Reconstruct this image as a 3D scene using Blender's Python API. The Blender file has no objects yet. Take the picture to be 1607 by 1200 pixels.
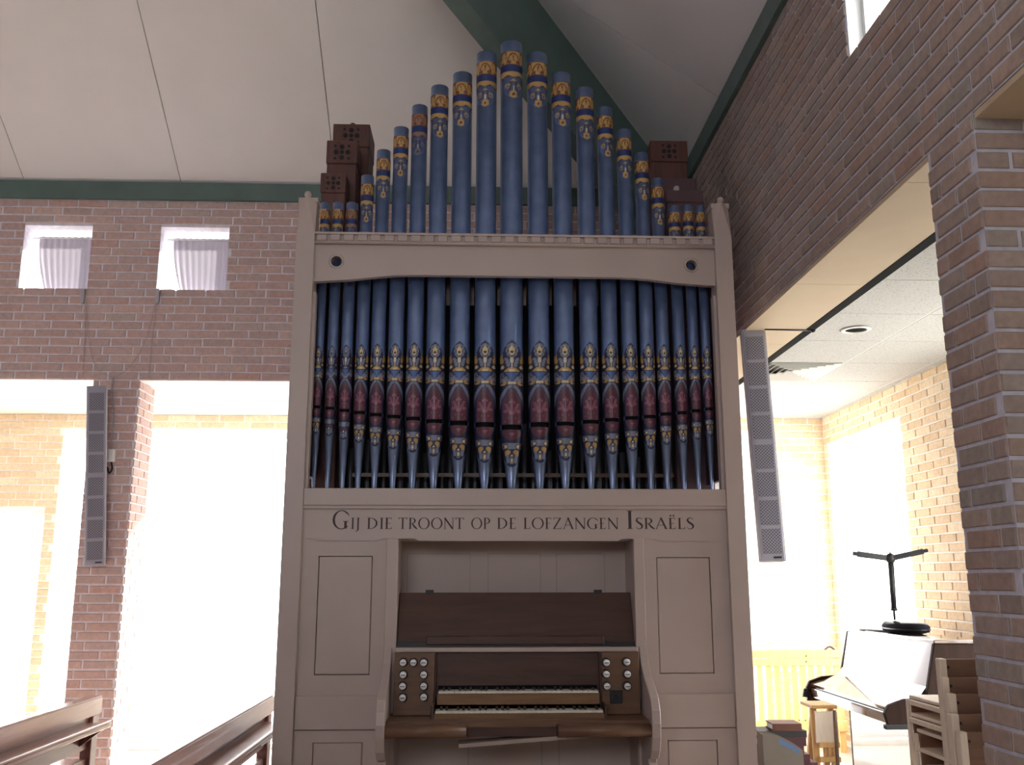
import bpy, bmesh, math, random
import numpy as np
from mathutils import Matrix, Vector
rnd = random.Random(7)
S = bpy.context.scene
COL = S.collection
PI = math.pi

# ---------------------------------------------------------------- camera, sky, exposure
FPX, CX, CY = 1483.0, 803.5, 600.0            # focal length and centre in pixels of the 1607x1200 frame
CAM = np.array([-0.196, -4.75, 1.40])
_d = np.array([-56.5, 307.0, FPX]); _d /= np.linalg.norm(_d)
_u = np.array([-3.5, -7165.0, FPX]); _u -= _d * (_u @ _d); _u /= np.linalg.norm(_u)
_r = np.cross(-_u, _d)
RM = np.stack([_r, _d, _u])                   # world = RM @ (right, down, forward)
cd = bpy.data.cameras.new('camera'); co = bpy.data.objects.new('camera', cd); COL.objects.link(co)
cd.sensor_width = 36.0; cd.lens = FPX / 1607 * 36; cd.clip_start = 0.05; cd.clip_end = 200
_m = Matrix.Identity(4)
for i in range(3):
    _m[i][0], _m[i][1], _m[i][2], _m[i][3] = RM[i][0], -RM[i][1], -RM[i][2], CAM[i]
co.matrix_world = _m
S.camera = co

SKY = 9.0
w = bpy.data.worlds.new('world'); S.world = w; w.use_nodes = True
_bg = w.node_tree.nodes['Background']
_bg.inputs['Color'].default_value = (0.97, 0.955, 1.0, 1); _bg.inputs['Strength'].default_value = SKY
S.view_settings.view_transform = 'Standard'; S.view_settings.look = 'None'
S.view_settings.exposure = 0.0; S.view_settings.gamma = 1.0
try: S.view_settings.use_curve_mapping = False
except Exception: pass
S.cycles.use_denoising = True
S.cycles.max_bounces = 10; S.cycles.diffuse_bounces = 6; S.cycles.sample_clamp_indirect = 8.0
S.cycles.transparent_max_bounces = 12

def area(name, loc, rot, sx, sy, power, col):
    l = bpy.data.lights.new(name, 'AREA'); l.shape = 'RECTANGLE'; l.size = sx; l.size_y = sy
    l.energy = power; l.color = col
    o = bpy.data.objects.new(name, l); COL.objects.link(o); o.location = loc; o.rotation_euler = rot
    return o
def portal(loc, rot, sx, sy):
    o = area('sky_portal', loc, rot, sx, sy, 1.0, (1, 1, 1)); o.data.cycles.is_portal = True
    return o
R2 = PI / 2
# sky portals in every window: they only steer the sampling of the sky, they emit nothing themselves
portal((-2.53, 3.95, 1.37), (-R2, 0, 0), 2.66, 2.66)
portal((1.34, 3.95, 1.37), (-R2, 0, 0), 1.98, 2.66)
portal((-5.28, 3.95, 1.02), (-R2, 0, 0), 2.64, 1.96)
portal((3.2, 2.86, 1.45), (0, R2, 0), 2.3, 1.48)
portal((3.2, 0.22, 1.45), (0, R2, 0), 2.3, 1.65)
portal((-1.95, -9.45, 3.45), (R2, 0, 0), 4.7, 1.5)
for _x in (-3.35, -2.335): portal((_x, 2.45, 3.75), (-R2, 0, 0), 0.5, 0.5)
for _y in (-1.49, -4.0): portal((1.72, _y, 3.77), (0, R2, 0), 0.5, 0.5)

area('left_lilac_fill', (-6.9, -3.2, 2.4), (0, -R2 + math.radians(32), 0), 2.6, 4.5, 40, (0.82, 0.76, 1.0))  # added lilac fill lamp; the unseen left wall has no window
sl_ = bpy.data.lights.new('sun', 'SUN'); sl_.energy = 32.0; sl_.angle = math.radians(1.5); sl_.color = (1.0, 0.95, 0.87)
so_ = bpy.data.objects.new('sun', sl_); COL.objects.link(so_)
so_.rotation_mode = 'QUATERNION'; so_.rotation_quaternion = Vector((-0.32, -0.84, -0.45)).to_track_quat('-Z', 'Y')
# ---------------------------------------------------------------- pixel <-> world (placing only)
def ray(x, y): return RM @ np.array([x - CX, y - CY, FPX])
def onY(x, y, Y): v = ray(x, y); return CAM + v * (Y - CAM[1]) / v[1]
def onX(x, y, X): v = ray(x, y); return CAM + v * (X - CAM[0]) / v[0]
def onZ(x, y, Z): v = ray(x, y); return CAM + v * (Z - CAM[2]) / v[2]
def proj(p):
    c = RM.T @ (np.array(p) - CAM)
    return (CX + FPX * c[0] / c[2], CY + FPX * c[1] / c[2], c[2])

# ---------------------------------------------------------------- materials
def new_mat(name):
    m = bpy.data.materials.new(name); m.use_nodes = True
    nt = m.node_tree; return m, nt, nt.nodes['Principled BSDF'], nt.nodes, nt.links
def rgba(c): return (c[0], c[1], c[2], 1)
def paint(name, c, rough=0.5, metal=0.0, var=0.08, scale=6.0, bump=0.0, bscale=60.0, spec=0.5, coat=0.0):
    m, nt, b, N, L = new_mat(name)
    b.inputs['Roughness'].default_value = rough; b.inputs['Metallic'].default_value = metal
    b.inputs['Specular IOR Level'].default_value = spec
    b.inputs['Coat Weight'].default_value = coat; b.inputs['Coat Roughness'].default_value = 0.08
    tc = N.new('ShaderNodeTexCoord')
    no = N.new('ShaderNodeTexNoise'); no.inputs['Scale'].default_value = scale; no.inputs['Detail'].default_value = 5
    L.new(tc.outputs['Object'], no.inputs['Vector'])
    r = N.new('ShaderNodeValToRGB'); L.new(no.outputs['Fac'], r.inputs['Fac'])
    r.color_ramp.elements[0].position = 0.3; r.color_ramp.elements[1].position = 0.7
    r.color_ramp.elements[0].color = rgba([v * (1 - var) for v in c]); r.color_ramp.elements[1].color = rgba([v * (1 + var) for v in c])
    L.new(r.outputs['Color'], b.inputs['Base Color'])
    if bump:
        n2 = N.new('ShaderNodeTexNoise'); n2.inputs['Scale'].default_value = bscale; n2.inputs['Detail'].default_value = 4
        L.new(tc.outputs['Object'], n2.inputs['Vector'])
        bp = N.new('ShaderNodeBump'); bp.inputs['Strength'].default_value = bump; bp.inputs['Distance'].default_value = 0.004
        L.new(n2.outputs['Fac'], bp.inputs['Height']); L.new(bp.outputs['Normal'], b.inputs['Normal'])
    return m
def wood(name, c1, c2, rough=0.4, axis='X', scale=9.0, coat=0.0, spec=0.5):
    m, nt, b, N, L = new_mat(name)
    b.inputs['Roughness'].default_value = rough; b.inputs['Coat Weight'].default_value = coat
    b.inputs['Coat Roughness'].default_value = 0.05; b.inputs['Specular IOR Level'].default_value = spec
    tc = N.new('ShaderNodeTexCoord'); mp = N.new('ShaderNodeMapping')
    s = {'X': (0.12, 1, 1), 'Y': (1, 0.12, 1), 'Z': (1, 1, 0.12)}[axis]
    mp.inputs['Scale'].default_value = [v * scale for v in s]
    L.new(tc.outputs['Object'], mp.inputs['Vector'])
    no = N.new('ShaderNodeTexNoise'); no.inputs['Scale'].default_value = 3.0; no.inputs['Detail'].default_value = 8
    no.inputs['Distortion'].default_value = 0.6; no.inputs['Roughness'].default_value = 0.65
    L.new(mp.outputs['Vector'], no.inputs['Vector'])
    r = N.new('ShaderNodeValToRGB'); L.new(no.outputs['Fac'], r.inputs['Fac'])
    r.color_ramp.elements[0].position = 0.32; r.color_ramp.elements[1].position = 0.68
    r.color_ramp.elements[0].color = rgba(c1); r.color_ramp.elements[1].color = rgba(c2)
    L.new(r.outputs['Color'], b.inputs['Base Color'])
    bp = N.new('ShaderNodeBump'); bp.inputs['Strength'].default_value = 0.12; bp.inputs['Distance'].default_value = 0.002
    L.new(no.outputs['Fac'], bp.inputs['Height']); L.new(bp.outputs['Normal'], b.inputs['Normal'])
    return m
def brick_mat(name, mass, cols):
    m, nt, b, N, L = new_mat(name)
    b.inputs['Roughness'].default_value = 0.85; b.inputs['Specular IOR Level'].default_value = 0.25
    r = N.new('ShaderNodeValToRGB'); r.color_ramp.interpolation = 'LINEAR'
    if mass:
        g = N.new('ShaderNodeNewGeometry'); L.new(g.outputs['Random Per Island'], r.inputs['Fac'])
    else:
        g = N.new('ShaderNodeObjectInfo'); L.new(g.outputs['Random'], r.inputs['Fac'])
    e = r.color_ramp.elements
    while len(e) < len(cols): e.new(0.5)
    for i, c in enumerate(cols):
        e[i].position = i / (len(cols) - 1); e[i].color = rgba(c)
    tc = N.new('ShaderNodeNewGeometry')
    no = N.new('ShaderNodeTexNoise'); no.inputs['Scale'].default_value = 38; no.inputs['Detail'].default_value = 5
    L.new(tc.outputs['Position'], no.inputs['Vector'])
    mr = N.new('ShaderNodeMapRange'); mr.inputs[3].default_value = 0.72; mr.inputs[4].default_value = 1.28
    L.new(no.outputs['Fac'], mr.inputs[0])
    mx = N.new('ShaderNodeMix'); mx.data_type = 'RGBA'; mx.blend_type = 'MULTIPLY'; mx.inputs[0].default_value = 1.0
    L.new(r.outputs['Color'], mx.inputs[6]); L.new(mr.outputs[0], mx.inputs[7])
    L.new(mx.outputs[2], b.inputs['Base Color'])
    bp = N.new('ShaderNodeBump'); bp.inputs['Strength'].default_value = 0.5; bp.inputs['Distance'].default_value = 0.004
    L.new(no.outputs['Fac'], bp.inputs['Height']); L.new(bp.outputs['Normal'], b.inputs['Normal'])
    return m
def glass_mat(name):
    m = bpy.data.materials.new(name); m.use_nodes = True; nt = m.node_tree; nt.nodes.clear()
    o = nt.nodes.new('ShaderNodeOutputMaterial'); mx = nt.nodes.new('ShaderNodeMixShader')
    t = nt.nodes.new('ShaderNodeBsdfTransparent'); g = nt.nodes.new('ShaderNodeBsdfGlossy'); g.inputs['Roughness'].default_value = 0.02
    t.inputs['Color'].default_value = (0.96, 0.98, 0.97, 1)
    fr = nt.nodes.new('ShaderNodeLayerWeight'); fr.inputs['Blend'].default_value = 0.25
    ge = nt.nodes.new('ShaderNodeNewGeometry'); iv = nt.nodes.new('ShaderNodeMath'); iv.operation = 'SUBTRACT'; iv.inputs[0].default_value = 1.0
    ml = nt.nodes.new('ShaderNodeMath'); ml.operation = 'MULTIPLY'
    nt.links.new(ge.outputs['Backfacing'], iv.inputs[1]); nt.links.new(iv.outputs[0], ml.inputs[0]); nt.links.new(fr.outputs['Fresnel'], ml.inputs[1]); nt.links.new(ml.outputs[0], mx.inputs[0]); nt.links.new(t.outputs[0], mx.inputs[1]); nt.links.new(g.outputs[0], mx.inputs[2])
    nt.links.new(mx.outputs[0], o.inputs['Surface'])
    return m
def curtain_mat(name, c):
    m = bpy.data.materials.new(name); m.use_nodes = True; nt = m.node_tree; nt.nodes.clear()
    o = nt.nodes.new('ShaderNodeOutputMaterial'); mx = nt.nodes.new('ShaderNodeMixShader'); mx.inputs[0].default_value = 0.07
    d = nt.nodes.new('ShaderNodeBsdfDiffuse'); t = nt.nodes.new('ShaderNodeBsdfTranslucent')
    d.inputs['Color'].default_value = rgba(c); t.inputs['Color'].default_value = rgba(c)
    wv = nt.nodes.new('ShaderNodeTexNoise'); wv.inputs['Scale'].default_value = 300
    bp = nt.nodes.new('ShaderNodeBump'); bp.inputs['Strength'].default_value = 0.15; nt.links.new(wv.outputs['Fac'], bp.inputs['Height'])
    nt.links.new(bp.outputs['Normal'], d.inputs['Normal'])
    nt.links.new(d.outputs[0], mx.inputs[1]); nt.links.new(t.outputs[0], mx.inputs[2]); nt.links.new(mx.outputs[0], o.inputs['Surface'])
    return m
def vcol_mat(name, rough=0.42):
    m, nt, b, N, L = new_mat(name)
    a = N.new('ShaderNodeAttribute'); a.attribute_name = 'Col'
    no = N.new('ShaderNodeTexNoise'); no.inputs['Scale'].default_value = 45
    tc = N.new('ShaderNodeTexCoord'); L.new(tc.outputs['Object'], no.inputs['Vector'])
    mr = N.new('ShaderNodeMapRange'); mr.inputs[3].default_value = 0.8; mr.inputs[4].default_value = 1.2; L.new(no.outputs['Fac'], mr.inputs[0])
    mx = N.new('ShaderNodeMix'); mx.data_type = 'RGBA'; mx.blend_type = 'MULTIPLY'; mx.inputs[0].default_value = 1.0
    L.new(a.outputs['Color'], mx.inputs[6]); L.new(mr.outputs[0], mx.inputs[7]); L.new(mx.outputs[2], b.inputs['Base Color'])
    b.inputs['Roughness'].default_value = rough
    return m
def tile_mat(name, c):
    m, nt, b, N, L = new_mat(name)
    b.inputs['Roughness'].default_value = 0.9
    tc = N.new('ShaderNodeNewGeometry'); no = N.new('ShaderNodeTexNoise'); no.inputs['Scale'].default_value = 90; no.inputs['Detail'].default_value = 3
    L.new(tc.outputs['Position'], no.inputs['Vector'])
    r = N.new('ShaderNodeValToRGB'); L.new(no.outputs['Fac'], r.inputs['Fac'])
    r.color_ramp.elements[0].position = 0.36; r.color_ramp.elements[1].position = 0.46
    r.color_ramp.elements[0].color = rgba([v * 0.72 for v in c]); r.color_ramp.elements[1].color = rgba(c)
    L.new(r.outputs['Color'], b.inputs['Base Color'])
    return m
def perforated_mat(name, c, pitch):
    """grey metal sheet with staggered dark round holes (flat print sized detail)"""
    m, nt, b, N, L = new_mat(name)
    b.inputs['Roughness'].default_value = 0.6
    tc = N.new('ShaderNodeTexCoord')
    def grid(off):
        mp = N.new('ShaderNodeMapping'); mp.inputs['Scale'].default_value = (1 / pitch, 1 / pitch, 1 / pitch); mp.inputs['Location'].default_value = (off, 0, off)
        L.new(tc.outputs['Object'], mp.inputs['Vector'])
        fr = N.new('ShaderNodeVectorMath'); fr.operation = 'FRACTION'; L.new(mp.outputs['Vector'], fr.inputs[0])
        sb = N.new('ShaderNodeVectorMath'); sb.operation = 'SUBTRACT'; sb.inputs[1].default_value = (0.5, 0.5, 0.5); L.new(fr.outputs[0], sb.inputs[0])
        ml = N.new('ShaderNodeVectorMath'); ml.operation = 'MULTIPLY'; ml.inputs[1].default_value = (1, 0, 1); L.new(sb.outputs[0], ml.inputs[0])
        ln = N.new('ShaderNodeVectorMath'); ln.operation = 'LENGTH'; L.new(ml.outputs[0], ln.inputs[0])
        return ln.outputs['Value']
    mn = N.new('ShaderNodeMath'); mn.operation = 'MINIMUM'; L.new(grid(0.0), mn.inputs[0]); L.new(grid(0.5), mn.inputs[1])
    r = N.new('ShaderNodeValToRGB'); L.new(mn.outputs[0], r.inputs['Fac'])
    r.color_ramp.elements[0].position = 0.25; r.color_ramp.elements[1].position = 0.31
    r.color_ramp.elements[0].color = rgba([v * 0.3 for v in c]); r.color_ramp.elements[1].color = rgba(c)
    L.new(r.outputs['Color'], b.inputs['Base Color'])
    return m

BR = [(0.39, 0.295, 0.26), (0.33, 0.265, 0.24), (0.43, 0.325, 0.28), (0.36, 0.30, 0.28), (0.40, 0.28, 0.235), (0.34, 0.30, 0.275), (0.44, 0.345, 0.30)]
BR_VEIL = [(0.60, 0.435, 0.405), (0.54, 0.405, 0.38), (0.63, 0.46, 0.41), (0.56, 0.43, 0.41), (0.61, 0.41, 0.365), (0.55, 0.445, 0.42), (0.65, 0.49, 0.44)]  # same brick as BR, with the lens veil's brightness put into the colour
BRO = [(0.75, 0.58, 0.39), (0.66, 0.50, 0.34), (0.78, 0.64, 0.47), (0.71, 0.53, 0.36)]
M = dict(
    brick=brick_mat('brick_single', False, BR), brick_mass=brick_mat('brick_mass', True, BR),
    veil_brick=brick_mat('veil_tinted_brick_single', False, BR_VEIL), veil_brick_mass=brick_mat('veil_tinted_brick_mass', True, BR_VEIL),
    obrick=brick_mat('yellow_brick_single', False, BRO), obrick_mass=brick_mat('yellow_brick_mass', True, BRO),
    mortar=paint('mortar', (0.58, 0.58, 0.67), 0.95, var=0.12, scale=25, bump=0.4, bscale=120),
    veil_mortar=paint('veil_tinted_mortar', (0.80, 0.77, 0.83), 0.95, var=0.12, scale=25, bump=0.4, bscale=120),  # mortar lightened and tinted lilac: the lens veil is in its colour
    omortar=paint('pale_mortar', (0.82, 0.80, 0.74), 0.95, var=0.06, scale=25, bump=0.3, bscale=120),
    plaster=paint('white_ceiling_board', (0.80, 0.79, 0.81), 0.8, var=0.02, scale=3),
    green=paint('green_paint', (0.11, 0.17, 0.16), 0.5, var=0.1, scale=5),
    soffit=paint('beige_soffit', (0.58, 0.46, 0.33), 0.7, var=0.04, scale=4, bump=0.15),
    tile=tile_mat('ceiling_tile', (0.50, 0.50, 0.50)), white=paint('white_metal', (0.75, 0.75, 0.73), 0.5, var=0.02),
    cream=paint('cream_paint', (0.445, 0.36, 0.325), 0.42, var=0.035, scale=4, bump=0.06, bscale=90),
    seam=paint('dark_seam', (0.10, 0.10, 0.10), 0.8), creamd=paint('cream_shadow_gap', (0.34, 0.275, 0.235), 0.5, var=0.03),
    blue=paint('blue_pipe_lacquer', (0.20, 0.285, 0.51), 0.28, metal=0.65, var=0.12, scale=14),
    foot=paint('blue_grey_foot', (0.19, 0.245, 0.39), 0.30, metal=0.6, var=0.10, scale=14),
    vcol=vcol_mat('painted_ornament'),
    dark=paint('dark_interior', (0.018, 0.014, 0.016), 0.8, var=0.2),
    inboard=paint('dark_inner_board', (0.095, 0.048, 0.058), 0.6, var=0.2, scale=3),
    black=paint('black_plastic', (0.012, 0.012, 0.015), 0.45, var=0.1), blackm=paint('black_metal', (0.015, 0.015, 0.02), 0.35, metal=0.3, var=0.1),
    redwood=wood('red_brown_wood', (0.075, 0.026, 0.020), (0.125, 0.046, 0.034), 0.55, 'Z', 8),
    desk=wood('dark_walnut', (0.050, 0.022, 0.016), (0.085, 0.038, 0.026), 0.38, 'X', 8),
    jamb=wood('mid_walnut', (0.11, 0.055, 0.030), (0.17, 0.085, 0.045), 0.4, 'X', 8),
    slip=wood('oak_key_slip', (0.17, 0.085, 0.038), (0.25, 0.135, 0.060), 0.4, 'X', 9),
    ivory=paint('ivory', (0.72, 0.68, 0.58), 0.3, var=0.03), ebony=paint('ebony', (0.015, 0.012, 0.012), 0.35),
    knob=paint('knob_porcelain', (0.74, 0.76, 0.78), 0.22, var=0.02), ink=paint('dark_brown_lettering', (0.045, 0.022, 0.022), 0.6, var=0.1),
    metal=paint('pipe_tin', (0.11, 0.11, 0.13), 0.45, metal=0.7, var=0.15),
    pew=wood('pew_wood', (0.42, 0.245, 0.21), (0.52, 0.32, 0.27), 0.25, 'Y', 7, coat=0.3),
    pewd=wood('pew_panel_wood', (0.24, 0.12, 0.10), (0.34, 0.175, 0.14), 0.35, 'Y', 7),
    piano=wood('piano_veneer', (0.075, 0.036, 0.024), (0.12, 0.06, 0.04), 0.18, 'Y', 6, coat=1.0),
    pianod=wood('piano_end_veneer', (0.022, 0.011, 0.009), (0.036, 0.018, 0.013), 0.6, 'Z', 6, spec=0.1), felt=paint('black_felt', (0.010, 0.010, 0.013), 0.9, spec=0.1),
    pine=wood('pine', (0.58, 0.33, 0.12), (0.72, 0.45, 0.19), 0.45, 'Z', 8),
    pale=wood('birch_edge', (0.72, 0.60, 0.48), (0.82, 0.71, 0.58), 0.45, 'Z', 8),
    ply=wood('brown_plywood', (0.15, 0.075, 0.045), (0.22, 0.115, 0.07), 0.45, 'X', 8),
    grey=paint('speaker_grey', (0.37, 0.37, 0.45), 0.5, var=0.05), greyl=paint('speaker_light_trim', (0.48, 0.46, 0.50), 0.4, metal=0.3, var=0.03),
    perf=perforated_mat('perforated_grille', (0.34, 0.34, 0.42), 0.0175),
    glass=glass_mat('window_glass'), frame=paint('window_frame_white', (0.72, 0.73, 0.72), 0.4, var=0.02),
    curtain=curtain_mat('curtain_fabric', (0.50, 0.46, 0.52)),
    floor=paint('pale_floor', (0.48, 0.42, 0.35), 0.55, var=0.08, scale=2), carpet=paint('hall_floor', (0.36, 0.29, 0.25), 0.7, var=0.1, scale=3),
    wallp=paint('brown_plaster_wall', (0.30, 0.25, 0.23), 0.85, var=0.03, scale=2),
    ground=paint('pale_paving_outside', (0.45, 0.44, 0.40), 0.9, var=0.1, scale=2),
    paper=paint('paper', (0.80, 0.80, 0.80), 0.7, var=0.02), cable=paint('cable_white', (0.55, 0.50, 0.50), 0.5, var=0.03),
    maroon=paint('maroon_cloth', (0.07, 0.018, 0.025), 0.6), brownb=paint('brown_cloth', (0.12, 0.045, 0.03), 0.6), blackb=paint('black_cloth', (0.02, 0.02, 0.022), 0.6),
    card=paint('grey_card', (0.16, 0.135, 0.11), 0.7, var=0.05), sticker=paint('blue_sticker', (0.09, 0.16, 0.30), 0.5, var=0.03), brass=paint('brass', (0.45, 0.30, 0.10), 0.35, metal=0.8),
)

# ---------------------------------------------------------------- building helpers
BASE = {}                                     # object name -> world position its mesh coordinates are relative to
class MB:
    def __init__(s): s.v = []; s.f = []; s.sm = []
    def add(s, vs, fs, smooth=False):
        n = len(s.v); s.v += [tuple(map(float, p)) for p in vs]
        s.f += [tuple(n + i for i in f) for f in fs]; s.sm += [smooth] * len(fs); return s
    def box(s, x0, x1, y0, y1, z0, z1):
        if x1 < x0: x0, x1 = x1, x0
        if y1 < y0: y0, y1 = y1, y0
        if z1 < z0: z0, z1 = z1, z0
        return s.add([(x0, y0, z0), (x1, y0, z0), (x1, y1, z0), (x0, y1, z0), (x0, y0, z1), (x1, y0, z1), (x1, y1, z1), (x0, y1, z1)],
                     [(0, 3, 2, 1), (4, 5, 6, 7), (0, 1, 5, 4), (1, 2, 6, 5), (2, 3, 7, 6), (3, 0, 4, 7)])
    def bar(s, p, q, wx, wz, up=(0, 0, 1)):
        """box of section wx * wz whose axis runs from p to q"""
        p = Vector(p); q = Vector(q); d = (q - p).normalized(); up = Vector(up)
        a = d.cross(up)
        if a.length < 1e-4: a = d.cross(Vector((0, 1, 0)))
        a.normalize(); c = a.cross(d).normalized(); a *= wx / 2; c *= wz / 2
        return s.add([p - a - c, p + a - c, p + a + c, p - a + c, q - a - c, q + a - c, q + a + c, q - a + c],
                     [(0, 1, 2, 3), (7, 6, 5, 4), (4, 5, 1, 0), (5, 6, 2, 1), (6, 7, 3, 2), (7, 4, 0, 3)])
    def prism(s, pts, d):
        """planar polygon (3-D points) pushed along d"""
        n = len(pts); d = Vector(d); a = [Vector(p) for p in pts]; b = [p + d for p in a]
        return s.add(a + b, [tuple(range(n))[::-1], tuple(range(n, 2 * n))] + [(i, (i + 1) % n, n + (i + 1) % n, n + i) for i in range(n)])
    def tube(s, p, q, r0, r1=None, n=12, caps=True):
        r1 = r0 if r1 is None else r1
        p = Vector(p); q = Vector(q); d = (q - p).normalized()
        a = d.cross(Vector((0, 0, 1)))
        if a.length < 1e-4: a = Vector((1, 0, 0))
        a.normalize(); c = d.cross(a)
        vs = [p + (a * math.cos(t) + c * math.sin(t)) * r0 for t in [2 * PI * i / n for i in range(n)]]
        vs += [q + (a * math.cos(t) + c * math.sin(t)) * r1 for t in [2 * PI * i / n for i in range(n)]]
        k = len(s.v)
        s.add(vs, [(i, (i + 1) % n, n + (i + 1) % n, n + i) for i in range(n)], True)
        if caps: s.f += [tuple(k + i for i in range(n))[::-1], tuple(k + n + i for i in range(n))]; s.sm += [False, False]
        return s
    def path(s, pts, r, n=6):
        for a, b in zip(pts, pts[1:]): s.tube(a, b, r, r, n, True)
        return s
    def lathe(s, c, prof, n=24, a0=0.0, a1=2 * PI):
        """profile of (radius, z) about the vertical through c=(x, y)"""
        full = abs(a1 - a0 - 2 * PI) < 1e-6; m = n if full else n + 1; vs = []
        for r, z in prof:
            for i in range(m):
                t = a0 + (a1 - a0) * i / n; vs.append((c[0] + r * math.cos(t), c[1] + r * math.sin(t), z))
        fs = []
        for j in range(len(prof) - 1):
            for i in range(n):
                k = (i + 1) % m if full else i + 1
                fs.append((j * m + i, j * m + k, (j + 1) * m + k, (j + 1) * m + i))
        return s.add(vs, fs, True)
    def ball(s, c, r, n=10, sc=(1, 1, 1)):
        vs = []; fs = []
        for j in range(n + 1):
            t = PI * j / n
            for i in range(n * 2):
                p = PI * i / n; vs.append((c[0] + sc[0] * r * math.sin(t) * math.cos(p), c[1] + sc[1] * r * math.sin(t) * math.sin(p), c[2] + sc[2] * r * math.cos(t)))
        for j in range(n):
            for i in range(n * 2): fs.append((j * n * 2 + i, (j + 1) * n * 2 + i, (j + 1) * n * 2 + (i + 1) % (n * 2), j * n * 2 + (i + 1) % (n * 2)))
        return s.add(vs, fs, True)
    def build(s, name, mat, parent=None, bevel=0.0, seg=1, loc=None):
        base = BASE.get(parent.name, Vector((0, 0, 0))) if parent else Vector(loc if loc is not None else (0, 0, 0))
        me = bpy.data.meshes.new(name)
        me.from_pydata([(v[0] - base[0], v[1] - base[1], v[2] - base[2]) for v in s.v], [], s.f); me.update()
        for p, q in zip(me.polygons, s.sm): p.use_smooth = q
        bm = bmesh.new(); bm.from_mesh(me)
        bmesh.ops.recalc_face_normals(bm, faces=bm.faces)
        if bevel:
            es = [e for e in bm.edges if len(e.link_faces) == 2 and e.calc_face_angle(0) > 0.6]
            bmesh.ops.bevel(bm, geom=es, offset=bevel, segments=seg, affect='EDGES', clamp_overlap=True)
        bm.to_mesh(me); bm.free()
        me.materials.append(mat)
        o = bpy.data.objects.new(name, me); COL.objects.link(o)
        if parent: o.parent = parent
        else: o.location = base
        BASE[o.name] = base
        return o
def box(name, mat, parent, x0, x1, y0, y1, z0, z1, bevel=0.0): return MB().box(x0, x1, y0, y1, z0, z1).build(name, mat, parent, bevel)
def thing(name, label, cat, loc, group=None):
    o = bpy.data.objects.new(name, None); COL.objects.link(o); o.location = loc; BASE[o.name] = Vector(loc)
    o.empty_display_size = 0.1
    return tag(o, label, cat, group)
def tag(o, label, cat, group=None, kind=None):
    o['label'] = label; o['category'] = cat
    if group: o['group'] = group
    if kind: o['kind'] = kind
    return o
def struct(o, label, cat): return tag(o, label, cat, None, 'structure')
def flat_poly(name, outer, holes, depth, to3d, mat, parent):
    """2-D outline with holes filled through a curve, thickened to depth; to3d maps (u, v, w) into the world"""
    cu = bpy.data.curves.new('tmp', 'CURVE'); cu.dimensions = '2D'; cu.fill_mode = 'BOTH'; cu.extrude = depth / 2
    for ring in [outer] + holes:
        sp = cu.splines.new('POLY'); sp.points.add(len(ring) - 1); sp.use_cyclic_u = True
        for p, q in zip(sp.points, ring): p.co = (q[0], q[1], 0, 1)
    ob = bpy.data.objects.new('tmp', cu); COL.objects.link(ob)
    dg = bpy.context.evaluated_depsgraph_get(); me = bpy.data.meshes.new_from_object(ob.evaluated_get(dg))
    vs = [to3d(v.co.x, v.co.y, v.co.z + depth / 2) for v in me.vertices]; fs = [tuple(p.vertices) for p in me.polygons]
    bpy.data.objects.remove(ob); bpy.data.curves.remove(cu); bpy.data.meshes.remove(me)
    mb = MB(); mb.add(vs, fs); return mb.build(name, mat, parent)
# ================================================================ THE SETTING
XW, YB, YF, XO = 1.334, 2.10, 3.70, 2.97       # right wall, back wall, outer back wall, outer right wall (room faces)
LINT, EAVE = 2.815, 4.346                      # lintel height, top of the eave beams
TN = math.tan(math.radians(34.8)); CRS = 0.0634
def slab(axis, a, b, u0, u1, z0, z1, openings):
    mb = MB()
    us = sorted({u0, u1} | {min(max(v, u0), u1) for o in openings for v in o[:2]}); zs = sorted({z0, z1} | {min(max(v, z0), z1) for o in openings for v in o[2:]})
    for ua, ub in zip(us, us[1:]):
        run = None
        for za, zb in list(zip(zs, zs[1:])) + [(None, None)]:
            solid = za is not None and not any(o[0] < (ua + ub) / 2 < o[1] and o[2] < (za + zb) / 2 < o[3] for o in openings)
            if solid: run = (run[0], zb) if run else (za, zb)
            elif run:
                if axis == 'Y': mb.box(ua, ub, a, b, run[0], run[1])
                else: mb.box(a, b, ua, ub, run[0], run[1])
                run = None
    return mb
_bmesh_cache = {}
def brick_mesh(L, H, mat):
    k = (round(L, 3), round(H, 3), mat.name)
    if k not in _bmesh_cache:
        a, h, e, p = L / 2, H / 2, 0.0035, 0.0065
        mb = MB(); q = lambda d, y: [(-a + d, y, -h + d), (a - d, y, -h + d), (a - d, y, h - d), (-a + d, y, h - d)]
        vs = q(0, 0.004) + q(0, -p + 0.003) + q(e, -p)
        fs = [(8, 9, 10, 11)] + [(i, (i + 1) % 4, 4 + (i + 1) % 4, 4 + i) for i in range(4)] + [(4 + i, 4 + (i + 1) % 4, 8 + (i + 1) % 4, 8 + i) for i in range(4)]
        me = bpy.data.meshes.new('brick'); me.from_pydata(vs, [], fs); me.update(); me.materials.append(mat)
        _bmesh_cache[k] = me
    return _bmesh_cache[k]
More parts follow.
